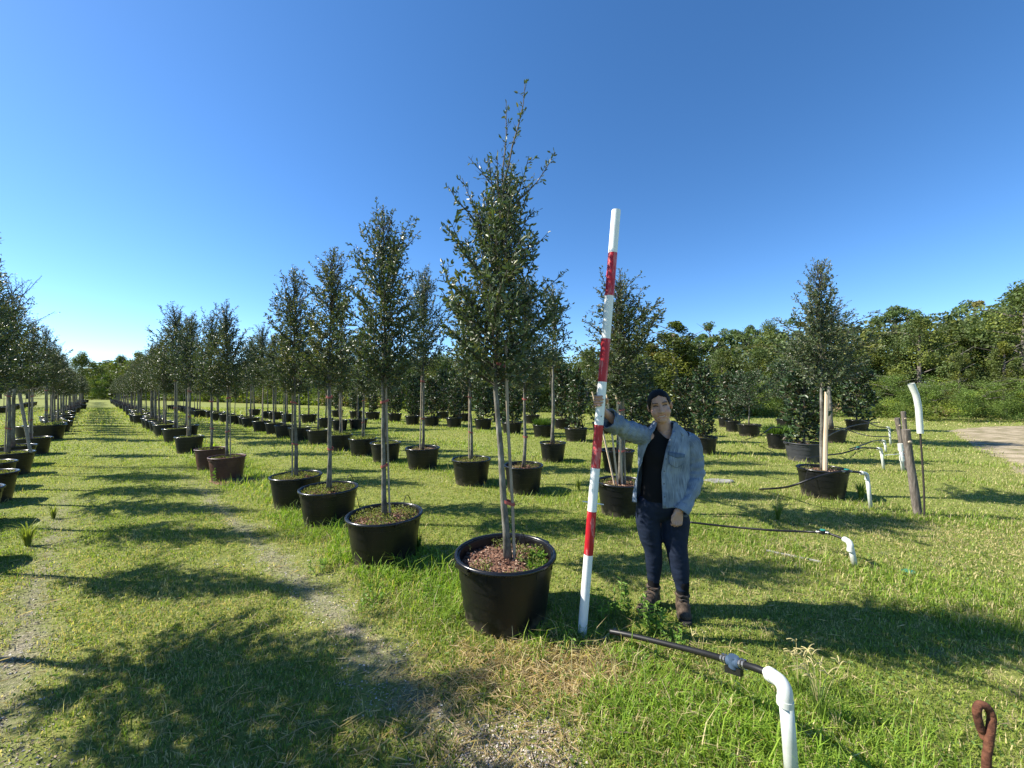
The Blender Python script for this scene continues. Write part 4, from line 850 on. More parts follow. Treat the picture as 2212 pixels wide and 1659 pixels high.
def woman():
    BY = 3.13; O = W(1434, 1200, BY); O[2] = 0
    root = empty('person', tuple(O), 'woman in an open blue grey shirt, dark leggings and brown boots holding the pole', 'person')
    L = lambda px, py, Y: W(px, py, Y)-O
    S = skin_mat(); shirt = cloth_mat('chambray_shirt', (.075, .10, .135), (.27, .32, .375), 300.); shirt2 = shirt
    jean = noise_mat('dark_leggings', [(.3, (.004, .008, .019)), (.7, (.009, .017, .038))], 9, .75, .25, bump=.2, bscale=120, dist=.002)
    black = mat('black_cloth', (.006, .006, .007), .9, .2); hairm = noise_mat('black_hair', [(.3, (.003, .0025, .0025)), (.7, (.008, .007, .006))], 30, .65, .2, stretch=(3, 1, 1), bump=.5, bscale=60, dist=.003)
    boot = noise_mat('brown_boot', [(.35, (.025, .018, .013)), (.55, (.085, .062, .045)), (.75, (.15, .115, .085))], 22, .85, .2, bump=.5, bscale=60, dist=.004); sole = mat('boot_sole', (.02, .018, .016), .8); lace = mat('boot_lace', (.02, .016, .014), .8)
    sole2 = mat('boot_toe', (.035, .028, .022), .8)
    # joints
    hc = L(1425, 878, 3.08); nb = L(1437, 934, 3.13)
    shR = L(1386, 938, 3.12); elR = L(1345, 925, 2.97); wrR = L(1305.5, 889, 2.862)
    shL = L(1487, 950, 3.14); elL = L(1500, 1035, 3.12); wrL = L(1466, 1104, 2.97)
    hipR = L(1404, 1105, 3.13); knR = L(1411, 1184, 3.13); anR = L(1413, 1262, 3.14)
    hipL = L(1459, 1105, 3.13); knL = L(1463, 1190, 3.05); anL = L(1475, 1285, 3.02)
    cool = euler(R(6), R(-9), R(-16)) # head rotation: tilt to her right, slightly turned and lowered
    HR = 1.1*euler(R(5), R(-9), R(-17))
    hl = lambda x, y, z: hc+HR@np.array([x, y, z])
    b = MB()
    HRl = HR
    ell(b, hl(0, .012, .030), (.076, .094, .092), HR, 32); ell(b, hl(0, -.020, -.030), (.066, .070, .088), HR, 28)
    ell(b, hl(0, -.048, -.088), (.034, .036, .030), HR); ell(b, hl(.034, -.052, -.035), (.032, .032, .034), HR); ell(b, hl(-.034, -.052, -.035), (.032, .032, .034), HR)
    capsule(b, hl(0, -.080, .018), hl(0, -.100, -.026), .011, .0145); ell(b, hl(.012, -.090, -.030), (.0095, .010, .008), HR); ell(b, hl(-.012, -.090, -.030), (.0095, .010, .008), HR)
    capsule(b, hl(-.040, -.073, .034), hl(.040, -.073, .034), .010, .010)
    capsule(b, hl(-.026, -.074, -.053), hl(.026, -.074, -.053), .0095, .0095); capsule(b, hl(-.022, -.073, -.070), hl(.022, -.073, -.070), .010, .010)
    for sx in (-1, 1): ell(b, hl(sx*.077, .012, -.002), (.009, .020, .031), HR@euler(0, 0, sx*.35))
    capsule(b, hl(0, .030, -.06), nb, .056, .060); capsule(b, nb, nb+[0, .01, -.06], .066, .10)
    ch = L(1437, 975, 3.13); wa = L(1434, 1045, 3.13); pe = L(1432, 1090, 3.13)
    ell(b, ch, (.15, .085, .14)); capsule(b, shR-[-.03, 0, .02], shL-[.03, 0, .02], .062, .062); capsule(b, ch, wa, .11, .10); ell(b, pe, (.14, .085, .10)); ell(b, (wa+pe)/2, (.13, .09, .13))
    for q in (-1, 1): ell(b, ch+[q*.07, -.07, -.03], (.06, .05, .06))
    capsule(b, shR, elR, .048, .042); capsule(b, elR, wrR, .040, .026); capsule(b, shL, elL, .048, .042); capsule(b, elL, wrL, .040, .027)
    for (h_, k_, a_, r1, r2, r3, r4) in ((hipR, knR, anR, .088, .058, .054, .036), (hipL, knL, anL, .095, .062, .056, .038)):
        capsule(b, h_, k_, r1, r2); m_ = k_+(a_-k_)*.3+[0, .012, 0]; capsule(b, k_, m_, r2*.97, r3); capsule(b, m_, a_, r3, r4)
    # right hand round the pole (seen from the palm's far side): pole axis near y row
    pa = W(1257, 1369, 2.775); pb = W(1331, 455, 2.80)
    def pax(z): t = (z-pa[2])/(pb[2]-pa[2]); return pa+(pb-pa)*t-O
    zc = L(1296, 868, 2.79)[2]; c = pax(zc); axp = nrm(pb-pa)
    palm = [c+[-.014, .052, .022], c+[-.010, .054, -.022], c+[.012, .052, -.03], c+[.010, .052, .012]]
    for p_ in palm[1:]: capsule(b, palm[0], p_, .0135, .0135)
    capsule(b, palm[1], palm[2], .0135, .0135); capsule(b, palm[2], wrR, .019, .024); capsule(b, palm[3], wrR, .015, .023); capsule(b, palm[1], wrR, .016, .022)
    nails = []
    for k, (dz, ln) in enumerate(((.032, .82), (.0105, 1.0), (-.0115, .98), (-.032, .80))):
        cz = pax(c[2]+dz); cz2 = cz+[0, 0, 0]; r1 = .0432
        ang = [R(75), R(125), R(180), R(225), R(225+50*ln)]
        pts = [cz2+np.array([math.cos(a)*(r1+(.004 if a < 3 else 0)), math.sin(a)*(r1+(.004 if a < 3 else 0)), (.004 if j == 2 else 0)+(.002*j)]) for j, a in enumerate(ang)]
        rr = [.0105, .0102, .0098, .0090, .0080]
        rr = [q*(.88 if k == 3 else 1) for q in rr]
        for j in range(4): capsule(b, pts[j], pts[j+1], rr[j], rr[j+1], 12)
        nails.append((pts[-1], ang[-1]))
    t0 = c+[.014, .050, -.024]; tp_ = [t0, c+[.042, .030, -.008], c+[.0485, .002, .006], c+[.043, -.018, .018]]
    for j, rr in enumerate(((.015, .0125), (.0125, .011), (.011, .0095))): capsule(b, tp_[j], tp_[j+1], *rr, 12)
    # left hand hanging, back of the hand to the camera
    hd = nrm(L(1461, 1140, 2.96)-wrL); sdv = nrm(np.cross(hd, [0, 1, 0])); sdv = sdv if sdv[0] > 0 else -sdv; fw = np.array([0, -1., 0])
    kn = wrL+hd*.074
    for k, off in enumerate((-.031, -.0105, .010, .029)):
        kp = kn+sdv*off+hd*(-.003*abs(k-1)); capsule(b, wrL+sdv*off*.55, kp, .0175, .0125, 12)
        ln = (1., 1.06, 1., .82)[k]; q1 = kp+(hd*.86+fw*.28+sdv*-.05)*.033*ln; q2 = q1+(hd*.62-fw*.75)*.024*ln; q3 = q2+(-hd*.25-fw*.9)*.017*ln
        capsule(b, kp, q1, .0112, .0100, 12); capsule(b, q1, q2, .0100, .0090, 12); capsule(b, q2, q3, .0090, .0078, 12)
    t0 = wrL+hd*.02-sdv*.022; t1 = t0+hd*.03-sdv*.018+fw*.006; t2 = t1+hd*.027-sdv*.002; t3 = t2+hd*.018+sdv*.006
    for (p, q, r1, r2) in ((t0, t1, .016, .0125), (t1, t2, .0125, .0105), (t2, t3, .0105, .0088)): capsule(b, p, q, r1, r2, 12)
    V, F = remesh(b, .0034, 2, .45)
    # face: shape and colour in head space
    Hl = (V-hc)@HR/1.21; x, y, z = Hl.T; front = (y < -.03)
    C = np.tile(np.array([.46, .265, .18]), (len(V), 1)); 
    def g(x0, z0, sx, sz): return np.exp(-((x-x0)/sx)**2-((z-z0)/sz)**2)*front
    inn = np.zeros(len(V))
    for sx in (-1, 1): inn += g(sx*.031, .014, .017, .009)*.009
    inn += g(0, -.0615, .026, .0028)*.004
    V = V+(HR@np.array([0, 1., 0]))[None]*inn[:, None]
    def paint(w, col):
        nonlocal C; w = np.clip(w, 0, 1)[:, None]; C = C*(1-w)+np.array(col)*w
    ang_ = np.abs(x)
    for sx in (-1, 1):
        zb = .033+.004*np.exp(-((x*sx-.034)/.014)**2)
        paint((np.abs(z-zb) < .0042)*(x*sx > .014)*(x*sx < .052)*front*.85, (.035, .02, .015))
        ez = .0125+.0025*(1-((x*sx-.031)/.016)**2)
        paint((np.abs(z-ez) < .0042)*(np.abs(x*sx-.031) < .0165)*front*.95, (.02, .012, .01))
        paint((np.abs(z-(.0105)) < .0018)*(np.abs(x*sx-.031) < .010)*front*.15, (.35, .3, .28))
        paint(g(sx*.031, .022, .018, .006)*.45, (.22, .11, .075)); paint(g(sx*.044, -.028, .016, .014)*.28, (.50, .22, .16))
    lipz = -.0615+.35*(x*x)/.03
    paint((np.abs(z-(lipz)) < .0105)*(ang_ < .028)*front*.75, (.36, .12, .10))
    paint((np.abs(z-(lipz-.0005)) < .0042)*(ang_ < .0215)*front*.8, (.48, .42, .37))
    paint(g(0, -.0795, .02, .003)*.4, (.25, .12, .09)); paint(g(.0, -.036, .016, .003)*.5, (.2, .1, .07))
    paint(((V[:, 2] > .5) & (V[:, 2] < 1.2) & (np.abs(V[:, 0]) > 9))*1., (0, 0, 0))
    C *= (1+.08*(vn(V[:, 0]*60, V[:, 2]*60, 3)-.5))[:, None]
    mb = MB(); mb.add(V, F, 0, C); mb.build('body', S, root, True)
    # hair: slicked back with middle parting
    n1, n2 = 90, 70; th = np.linspace(-np.pi, np.pi, n1+1)[:-1]; ph = np.linspace(.02, np.pi*.80, n2)
    TH, PH = np.meshgrid(th, ph, indexing='ij'); dx = np.sin(TH)*np.sin(PH); dy = -np.cos(TH)*np.sin(PH); dz = np.cos(PH)
    X = dx*.0815; Yh = dy*.0995+.012; Z = dz*.0965+.030
    part = .004*np.exp(-(X/.004)**2)*(Yh < .04); grooves = .0012*np.sin(TH*40+PH*9)
    X = X*(1-0); Z = Z-part; Yh = Yh*(1+grooves*4)
    hairline = .088-np.abs(X)*.45; hairline = np.where(np.abs(X) > .050, hairline-(np.abs(X)-.050)*3.2, hairline)
    face = (Yh < -.022-(X > .05)*(-.012)) & (Z < hairline); earz = (X > .062) & (Z < .020) & (Yh < .035) & (Yh > -.035)
    low = (Z < -.05)
    mask = ~(face | earz | low)
    V = (np.stack([X, Yh, Z], -1).reshape(-1, 3))@HR.T+hc; i, j = np.meshgrid(np.arange(n1), np.arange(n2-1), indexing='ij'); i2 = (i+1) % n1
    F = np.stack([i*n2+j, i*n2+j+1, i2*n2+j+1, i2*n2+j], -1).reshape(-1, 4); mk = mask.ravel(); F = F[mk[F].all(1)]
    mb = MB(); mb.add(V, F); ell(mb, hl(.012, .118, .005), (.036, .030, .036), HR)
    rs = np.random.default_rng(2)
    o = mb.build('hair', hairm, root, True); sm = o.modifiers.new('thick', 'SOLIDIFY'); sm.thickness = .005; sm.offset = -1
    # leggings
    b = MB()
    ell(b, L(1433, 1085, 3.13), (.182, .135, .15))
    def pt(cx, cy, Y): return L(1206.9+cx*.3472, 795.5+cy*.3472, Y)
    rl = [(560, 850, 3.13, .100), (556, 950, 3.13, .098), (568, 1050, 3.13, .087), (588, 1130, 3.12, .070), (592, 1200, 3.13, .067), (592, 1250, 3.14, .060), (590, 1330, 3.14, .046)]
    ll = [(715, 870, 3.13, .110), (722, 950, 3.12, .116), (722, 1050, 3.10, .101), (736, 1130, 3.06, .080), (746, 1200, 3.05, .076), (756, 1270, 3.04, .068), (768, 1365, 3.02, .049)]
    for ch_ in (rl, ll):
        for p, q in zip(ch_[:-1], ch_[1:]): capsule(b, pt(*p[:3]), pt(*q[:3]), p[3], q[3], 20)
    V, F = remesh(b, .008, 5, .5); V = V+(fbm(V[:, 0]*14, V[:, 2]*30, 5)-.5)[:, None]*np.array([.006, .01, 0])
    mb = MB(); mb.add(V, F); mb.build('leggings', jean, root, True)
    # boots + socks
    for nm_, an, toe, Yh_ in (('R', (590, 1335, 3.14), L(1384, 1303, 2.98), 0), ('L', (770, 1372, 3.02), L(1481, 1333, 2.90), 0)):
        a0 = pt(*an); b = MB(); base = a0.copy(); base[2] = .065; toe = toe.copy(); toe[2] = .045
        cu = a0.copy(); cu[2] = .135; d = nrm((toe-base)*[1, 1, 0]); heel = base-d*.035; heel[2] = .045
        capsule(b, cu+[0, .0, 0], base, .049, .052); capsule(b, heel, base+d*.05-[0, 0, .01], .043, .050); capsule(b, base+d*.04+[0, 0, .02], toe-d*.045, .052, .046); ell(b, toe-d*.035, (.050, .050, .036)); capsule(b, toe-d*.10+[0, 0, .002], toe-d*.04, .050, .046)
        V, F = remesh(b, .007, 3); V[:, 2] = np.maximum(V[:, 2], .015); mb = MB(); mb.add(V, F); bo = mb.build('boot', boot, root, True)
        sp = nrm(np.cross(d, [0, 0, 1])); V, F = lathe([(0, 0), (.048, 0), (.052, .01), (.05, .03), (0, .03)], 20); Q = V.copy(); al = V[:, 0]/.052; Q = (d*(al*.135)[:, None])+sp*V[:, 1:2]*(1+.12*al[:, None])+np.column_stack([0*al, 0*al, V[:, 2]])+((heel+toe)/2*[1, 1, 0])
        mb = MB(); mb.add(Q, F); mb.build('sole', sole, bo)
        mb = MB()
        for k in range(6):
            u = k/5; cpt = (base+d*.045+[0, 0, .075])*(1-u)+(toe-d*.045+[0, 0, .042])*u; 
            if k < 2: cpt = cpt+[0, 0, .03*(1-k*.5)]
            w = .036-.004*u; q0 = cpt-sp*w+[0, 0, -.012]; q1 = cpt+sp*w*(1)+d*.012+[0, 0, -.012]; mid = (q0+q1)/2+[0, 0, .016]+d*.004
            mb.add(*tube(smoothpath([q0, mid, q1], 5), .0033, 5)); mb.add(*tube(smoothpath([q0+d*.014, mid+d*.0, q1-d*.012], 5), .0033, 5))
        mb.build('laces', lace, bo)
        mb = MB(); V, F = lathe([(.046, 0), (.053, .003), (.056, .012), (.053, .022), (.045, .024)], 24); mb.add(V+cu+[0, 0, .012], F); mb.build('collar', boot, bo, True)
        mb = MB(); V, F = lathe([(.045, -.085), (.047, 0), (.049, .035), (.0505, .055), (.047, .062)], 24); V[:, 0] *= 1; mb.add(V*[1, 1, 1]+a0*[1, 1, 0]+[0, 0, .215 if nm_ == 'R' else .205], F); mb.build('sock', black, root, True)
    # black top
    zs = np.linspace(.88, 1.46, 30); n = 56; th = np.arange(n)/n*2*np.pi; cxs = np.interp(zs, [.88, 1.1, 1.46], [-.005, .0, .01])
    A = np.interp(zs, [.88, 1.0, 1.15, 1.27, 1.36, 1.43, 1.46], [.185, .175, .165, .187, .180, .158, .135]); Bd = np.interp(zs, [.88, 1.0, 1.15, 1.25, 1.34, 1.42, 1.46], [.135, .135, .130, .150, .115, .085, .08])
    V = np.stack([cxs[:, None]+A[:, None]*np.cos(th), -Bd[:, None]*np.sin(th)+(fbm(np.cos(th)[None]*3+0*zs[:, None], zs[:, None]*9+0*th, 2)-.5)*.012, np.broadcast_to(zs[:, None], (30, n))], -1)
    f = np.maximum(0, np.sin(th))[None]**6; V[:, :, 2] -= np.clip((V[:, :, 2]-1.30)/.16, 0, 1)**1*f*.085
    i, j = np.meshgrid(np.arange(29), np.arange(n), indexing='ij'); j2 = (j+1) % n
    mb = MB(); mb.add(V.reshape(-1, 3), np.stack([i*n+j, i*n+j2, (i+1)*n+j2, (i+1)*n+j], -1).reshape(-1, 4)); mb.build('tank_top', black, root, True)
    # shirt torso: open front loft.  rows = heights, columns = way round from her left front edge (viewer's right of the opening) to her right front edge
    zk = [.855, .93, 1.02, 1.12, 1.22, 1.30, 1.36, 1.41, 1.445, 1.475, 1.505]
    Ak = [.215, .210, .203, .196, .200, .203, .200, .185, .150, .110, .082]; Bk = [.165, .160, .152, .148, .162, .155, .130, .108, .094, .086, .082]
    xo2 = [-.070, -.070, -.072, -.074, -.062, -.045, -.015, .015, .030, .040, .050]      # viewer's right edge of the opening
    xo1 = [-.205, -.205, -.200, -.192, -.190, -.172, -.150, -.125, -.098, -.080, -.062]
    cxk = [-.005, .0, .0, .0, .0, .0, .002, .006, .010, .012, .013]
    zz = np.concatenate([np.linspace(.855, 1.36, 48), np.linspace(1.367, 1.505, 18)]); nn = 110
    Vs = []
    for z_ in zz:
        a_, b_, x2, x1, cx = [np.interp(z_, zk, q) for q in (Ak, Bk, xo2, xo1, cxk)]
        t2 = math.acos(np.clip((x2-cx)/a_, -1, 1)); t1 = math.acos(np.clip((x1-cx)/a_, -.995, 1)); 
        tt = np.linspace(t2, t1-2*np.pi, nn); X = cx+a_*np.cos(tt); Yv = -b_*np.sin(tt)
        Vs.append(np.stack([X, Yv, np.full(nn, z_)], -1))
    Vs = np.array(Vs); low = np.clip((1.2-Vs[:, :, 2])/.35, 0, 1)
    arc = np.linspace(0, 1, nn)[None]; N_ = Vs.copy(); N_[:, :, 2] = 0; N_ /= np.linalg.norm(N_, axis=2)[:, :, None]
    fold = .010*np.sin(arc*46+np.sin(zz[:, None]*9)*1.3)*(.25+low)+(fbm(arc*24+0*zz[:, None], zz[:, None]*10+arc*3, 8)-.5)*.030*(.5+.5*low)
    fold = fold*np.clip((1.47-Vs[:, :, 2])/.1, 0, 1)
    Vs = Vs+N_*fold[:, :, None]
    Vs[:, :, 2] += -(.02*np.clip(low, 0, 1)**6)*np.sin(arc*3)+np.where(arc > .93, .012, 0)*low
    Vs[:, :, 0] -= np.clip((arc-.8)/.2, 0, 1)*low*.045      # her right front panel swings out
    Cc = np.zeros(Vs.shape); Cc[:, :, 0] = arc; Cc[:, :, 1] = zz[:, None]
    rw, cl = Vs.shape[:2]; i, j = np.meshgrid(np.arange(rw-1), np.arange(cl-1), indexing='ij')
    SF = np.stack([i*cl+j, (i+1)*cl+j, (i+1)*cl+j+1, i*cl+j+1], -1).reshape(-1, 4)
    mb = MB(); mb.add(Vs.reshape(-1, 3), SF, 0, Cc.reshape(-1, 3))
    def sleeve(P, Rr, seed, uoff, fl=.7, nseg=44, n=34):
        P = smoothpath(P, 12); m = len(P); Rr = np.interp(np.linspace(0, 1, m), np.linspace(0, 1, len(Rr)), Rr)
        V, Fs = tube(P, Rr, n, False); V = V.reshape(m, n, 3); cen = P[:, None]; d = V-cen; u = np.linspace(0, 1, m)[:, None]; a = np.arange(n)[None]/n
        d = d*(1+(fbm(np.cos(a*6.283)*2+u*4, u*20+np.sin(a*6.283)*1.6, seed)-.5)*.42*(.5+u)+.05*np.sin(u*60+np.cos(a*6.283)*2.2)*np.exp(-((u-.52)/.22)**2))[:, :, None]
        V = cen+d; c3 = np.zeros((m, n, 3)); c3[:, :, 0] = np.abs(a-.5)*1.3+uoff; c3[:, :, 1] = u; mb.add(V.reshape(-1, 3), Fs, 0, c3.reshape(-1, 3)); return V
    slr = sleeve([L(1402, 948, 3.14), L(1386, 941, 3.12), L(1362, 932, 3.03), L(1340, 922, 2.95), L(1313, 905, 2.885)], [.070, .082, .078, .071, .072, .080], 3, 0.)
    sll = sleeve([L(1474, 948, 3.13), L(1490, 962, 3.135), L(1499, 1000, 3.13), L(1499, 1035, 3.10), L(1486, 1072, 3.03), L(1471, 1106, 2.975)], [.070, .083, .078, .070, .065, .056, .056], 4, .3)
    so_ = mb.build('shirt', shirt, root, True); md = so_.modifiers.new('thick', 'SOLIDIFY'); md.thickness = .0035; md.offset = 0
    # surface lookup on the shirt's front
    fr_ = Vs[:, :int(nn*.36)].reshape(-1, 3)
    def sf(x_, z_, off=.006):
        dd = (fr_[:, 0]-x_)**2+(fr_[:, 2]-z_)**2; k = np.argsort(dd)[:4]; return np.array([x_, fr_[k, 1].mean()-off, z_])
    def patch(poly_fn, nu, nv, name, mt, parent, off=.006, th=.003):
        P = np.array([[sf(*poly_fn(u, v), off) for v in np.linspace(0, 1, nv)] for u in np.linspace(0, 1, nu)]); mb = MB(); i, j = np.meshgrid(np.arange(nu-1), np.arange(nv-1), indexing='ij')
        cc = np.zeros((nu*nv, 3)); cc[:, 0] = P.reshape(-1, 3)[:, 0]*1.1; cc[:, 1] = P.reshape(-1, 3)[:, 2]
        mb.add(P.reshape(-1, 3), np.stack([i*nv+j, (i+1)*nv+j, (i+1)*nv+j+1, i*nv+j+1], -1).reshape(-1, 4), 0, cc); o = mb.build(name, mt, parent, True); m = o.modifiers.new('t', 'SOLIDIFY'); m.thickness = th; return o
    dk = cloth_mat('shirt_seam', (.05, .075, .12), (.12, .17, .24), 200.)
    px0, pz0 = .035, 1.225      # pocket centre on her left chest
    def pk(u, v):
        xx = px0+(u-.5)*.125; zt = pz0+.035-(u-.5)*.02; zb = pz0-.062+abs(u-.5)**1.5*.10; return xx, zt*(1-v)+zb*v
    pko = patch(pk, 12, 10, 'pocket', shirt, so_, .006, .004)
    def fl(u, v): xx = px0+(u-.5)*.135; zt = pz0+.052-(u-.5)*.022; zb = zt-.026-.014*(1-abs(2*u-1)); return xx, zt*(1-v)+zb*v
    patch(fl, 12, 5, 'pocket_flap', dk, so_, .011, .003)
    mb = MB(); pts = [sf(*pk(u, 1.0), .009) for u in np.linspace(0, 1, 12)]; mb.add(*tube(pts, .0028, 5)); pts = [sf(*pk(0, v), .009) for v in np.linspace(.2, 1, 6)]; mb.add(*tube(pts, .0025, 5)); mb.build('pocket_seam', dk, so_)
    # placket, buttons, hem seam
    e2 = Vs[:, 0]; mb = MB(); P = np.array([[e2[k]+[.0+.024*v, -.006, 0] for v in np.linspace(0, 1, 3)] for k in range(0, 60, 3)]); P[:, :, 1] = np.array([[sf(p[0], p[2], .005)[1] for p in row] for row in P]); nr = len(P)
    i, j = np.meshgrid(np.arange(nr-1), np.arange(2), indexing='ij'); cc = np.zeros((nr*3, 3)); cc[:, 0] = .02; cc[:, 1] = P.reshape(-1, 3)[:, 2]
    mb.add(P.reshape(-1, 3), np.stack([i*3+j, (i+1)*3+j, (i+1)*3+j+1, i*3+j+1], -1).reshape(-1, 4), 0, cc); o = mb.build('placket', shirt, so_, True); m = o.modifiers.new('t', 'SOLIDIFY'); m.thickness = .003
    for k in (8, 17, 26, 35, 44):
        mb = MB(); V, F = lathe([(0, 0), (.0055, 0), (.0055, .003), (0, .003)], 10); V = V[:, [0, 2, 1]]*[1, -1, 1]; q = e2[k]; pp = sf(q[0]+.012, q[2], .009); mb.add(V+pp, F); mb.build('button', mat('shirt_button', (.05, .06, .08), .4), so_)
    # collar
    def collar(side):
        mb = MB(); rows = []
        for u in np.linspace(0, 1, 14):
            th_ = R(90)+side*R(0) ; a_ = R(270)-(-side)*u*R(142) if False else (math.pi/2+side*u*R(108 if side > 0 else 138))   # start at back of the neck
            cx, cy, cz = .013+.078*math.cos(a_), .004+.078*math.sin(a_), 1.500-.030*u**1.5
            o_ = np.array([math.cos(a_), math.sin(a_), 0]); w = .040+.030*max(0, u-.6)/.4
            rows.append([np.array([cx, cy, cz]), np.array([cx, cy, cz+.018])+o_*.004, np.array([cx, cy, cz+.012])+o_*.018, np.array([cx, cy, cz])+o_*(.022+w*.35)-[0, 0, w*.55], np.array([cx, cy, cz])+o_*(.03+w*.55)-[0, 0, w]])
        P = np.array(rows); nr, nc = P.shape[:2]; i, j = np.meshgrid(np.arange(nr-1), np.arange(nc-1), indexing='ij'); cc = np.zeros((nr*nc, 3)); cc[:, 0] = np.repeat(np.linspace(0, .3, nr), nc); cc[:, 1] = .3
        mb.add(P.reshape(-1, 3), np.stack([i*nc+j, (i+1)*nc+j, (i+1)*nc+j+1, i*nc+j+1], -1).reshape(-1, 4), 0, cc); o = mb.build('collar', shirt, so_, True); m = o.modifiers.new('t', 'SOLIDIFY'); m.thickness = .004
    collar(1); collar(-1)
    # cuffs
    for V_, nm in ((slr, 'cuff'), (sll, 'cuff')):
        a_ = V_[-1].mean(0); ax = nrm(V_[-1].mean(0)-V_[-3].mean(0)); rad = np.linalg.norm(V_[-1]-a_, axis=1).mean(); mb = MB(); n = V_.shape[1]
        rings = [a_+(V_[-4]-V_[-4].mean(0))*s_+ax*q for q, s_ in ((-.05, 1.05), (-.045, 1.09), (-.0, 1.08), (.006, 1.04), (.0, .98))]
        i, j = np.meshgrid(np.arange(4), np.arange(n), indexing='ij'); j2 = (j+1) % n; cc = np.zeros((5*n, 3)); cc[:, 0] = np.tile(np.arange(n)/n, 5); cc[:, 1] = .1
        mb.add(np.array(rings).reshape(-1, 3), np.stack([i*n+j, i*n+j2, (i+1)*n+j2, (i+1)*n+j], -1).reshape(-1, 4), 0, cc); mb.build(nm, shirt, so_, True)
woman()

# ------------------------------------------------------------------ irrigation, posts, small things
def riser(base, top, r, label, elbow_dir, hose=None, hr=.012, valve=None, capcol='bluev', name='irrigation_riser', long_elbow=.07):
    base = np.array(base, float); top = np.array(top, float); r_ = empty(name, tuple(base), label, 'water pipe', 'white irrigation pipes with black hoses')
    mb = MB(); t = top-base; mb.add(*tube([-.06*nrm(t), t*.5, t-[0, 0, r*1.2]], r, 18)); mb.build('pipe', M['pvc'], r_, True)
    d = nrm(elbow_dir); mb = MB(); a = t-[0, 0, r*3.4]; k = t+[0, 0, 0]; e = t+d*long_elbow
    Rb = r*1.9; tt_ = np.linspace(0, 1, 9)[:, None]; path = np.vstack([a, (1-tt_)**2*(t-[0, 0, Rb])+2*tt_*(1-tt_)*t+tt_**2*(t+d*Rb), e]); rr = np.full(len(path), r*1.1); mb.add(*tube(path, rr, 18)); 
    V, F = tube([a-[0, 0, .002], a+[0, 0, r*.9]], r*1.2, 18); mb.add(V, F)
    V, F = tube([e-d*r*.9, e+d*.002], r*1.18, 18); mb.add(V, F); mb.build('elbow', M['pvc'], r_, True).data.set_sharp_from_angle(angle=R(40))
    mb = MB(); mb.add(*tube([e, e+d*.02], [r*.8, hr*1.25], 12)); mb.build('adapter', M['pvc'], r_, True)
    if hose is not None:
        H = [e+d*.015]+[np.array(q)-base for q in hose]; P = smoothpath(H, 8); mb = MB(); mb.add(*tube(P, hr, 12)); mb.build('hose', M['hose'], r_, True)
        if valve is not None:
            v = np.array(valve)-base; i = np.argmin(np.linalg.norm(P-v, axis=1)); i = min(max(i, 1), len(P)-2); dv = nrm(P[i+1]-P[i-1]); c = P[i]
            mb = MB(); mb.add(*tube([c-dv*hr*2.4, c-dv*hr*2., c+dv*hr*2., c+dv*hr*2.4], [hr*1.1, hr*1.45, hr*1.45, hr*1.1], 12)); mb.add(*tube([c-[0, 0, hr*1.6], c+[0, 0, hr*1.7]], hr*1.5, 12)); vb = mb.build('valve', M['blackp' if capcol == 'teal' else 'bluev'], r_, True); vb.data.set_sharp_from_angle(angle=R(40))
            if capcol == 'teal':
                mb = MB(); mb.add(*tube([c+[0, 0, hr*1.7], c+[0, 0, hr*2.5]], hr*1.9, 16)); mb.build('valve_cap', M['teal'], vb)
                mb = MB(); mb.add(*tube([c+[0, 0, hr*.9], c+[0, 0, hr*1.8]], hr*2.3, 16)); mb.build('valve_ring', M['blackp'], vb)
            else:
                mb = MB(); sd_ = nrm(np.cross(dv, [0, 0, 1])); q = c+[0, 0, -hr*2.6]; Rm = np.column_stack([dv, sd_, [0, 0, 1.]]); V, F = boxv([0, 0, 0], [hr*6.2, hr*1.3, hr*2.2], Rm); mb.add(V+q, F); mb.build('valve_handle', M['blackp'], vb)
            for s in (-1, 1):
                for q in (3.0, 4.2):
                    mb = MB(); c2 = c+dv*s*hr*q; V, F = tube([c2-dv*hr*.35, c2+dv*hr*.35], hr*1.18, 14); mb.add(V, F); mb.add(*boxv(c2+[0, 0, hr*1.3], [hr*.7]*3)); mb.build('clamp', M['metal'], r_)
    return r_
b0 = W(1712, 1700, 1.70); b0[2] = 0; t0 = W(1696, 1476, 1.70)
riser(b0, t0, .0275, 'nearest white water pipe, bending to a thick black hose toward the pole', W(1655, 1452, 1.80)-t0, [W(1625, 1441, 1.86), W(1585, 1430, 1.96), W(1520, 1411, 2.14), W(1440, 1391, 2.36), W(1360, 1372, 2.58), W(1318, 1364, 2.68)], .0165, W(1586, 1431, 1.96), 'bluev', long_elbow=.085)
b0 = G(1846, 1222); t0 = W(1837, 1172, b0[1])
riser(b0, t0, .025, 'short white water pipe behind, its hose carrying a teal capped valve', W(1812, 1158, 4.08)-t0, [W(1795, 1154, 4.1), W(1777, 1150, 4.15), W(1740, 1148.5, 4.3), W(1660, 1145, 4.45), W(1570, 1137, 4.7), W(1490, 1128, 4.85)], .0125, W(1777, 1150, 4.15), 'teal', long_elbow=.10)
b0 = G(1881, 1098); t0 = W(1873, 1024, b0[1])
riser(b0, t0, .025, 'white water pipe right of the tall right oak, hose crossing before its pot', W(1850, 1019, 5.72)-t0, [W(1845, 1019.5, 5.7), W(1829, 1019, 5.7), W(1800, 1021, 5.7), W(1760, 1032, 5.75), W(1715, 1048, 5.9), W(1685, 1054, 6.3), G(1640, 1057, .015)], .016, W(1829, 1019, 5.7), 'teal', long_elbow=.12)
b0 = G(1909, 1015); t0 = W(1903.5, 970, b0[1])
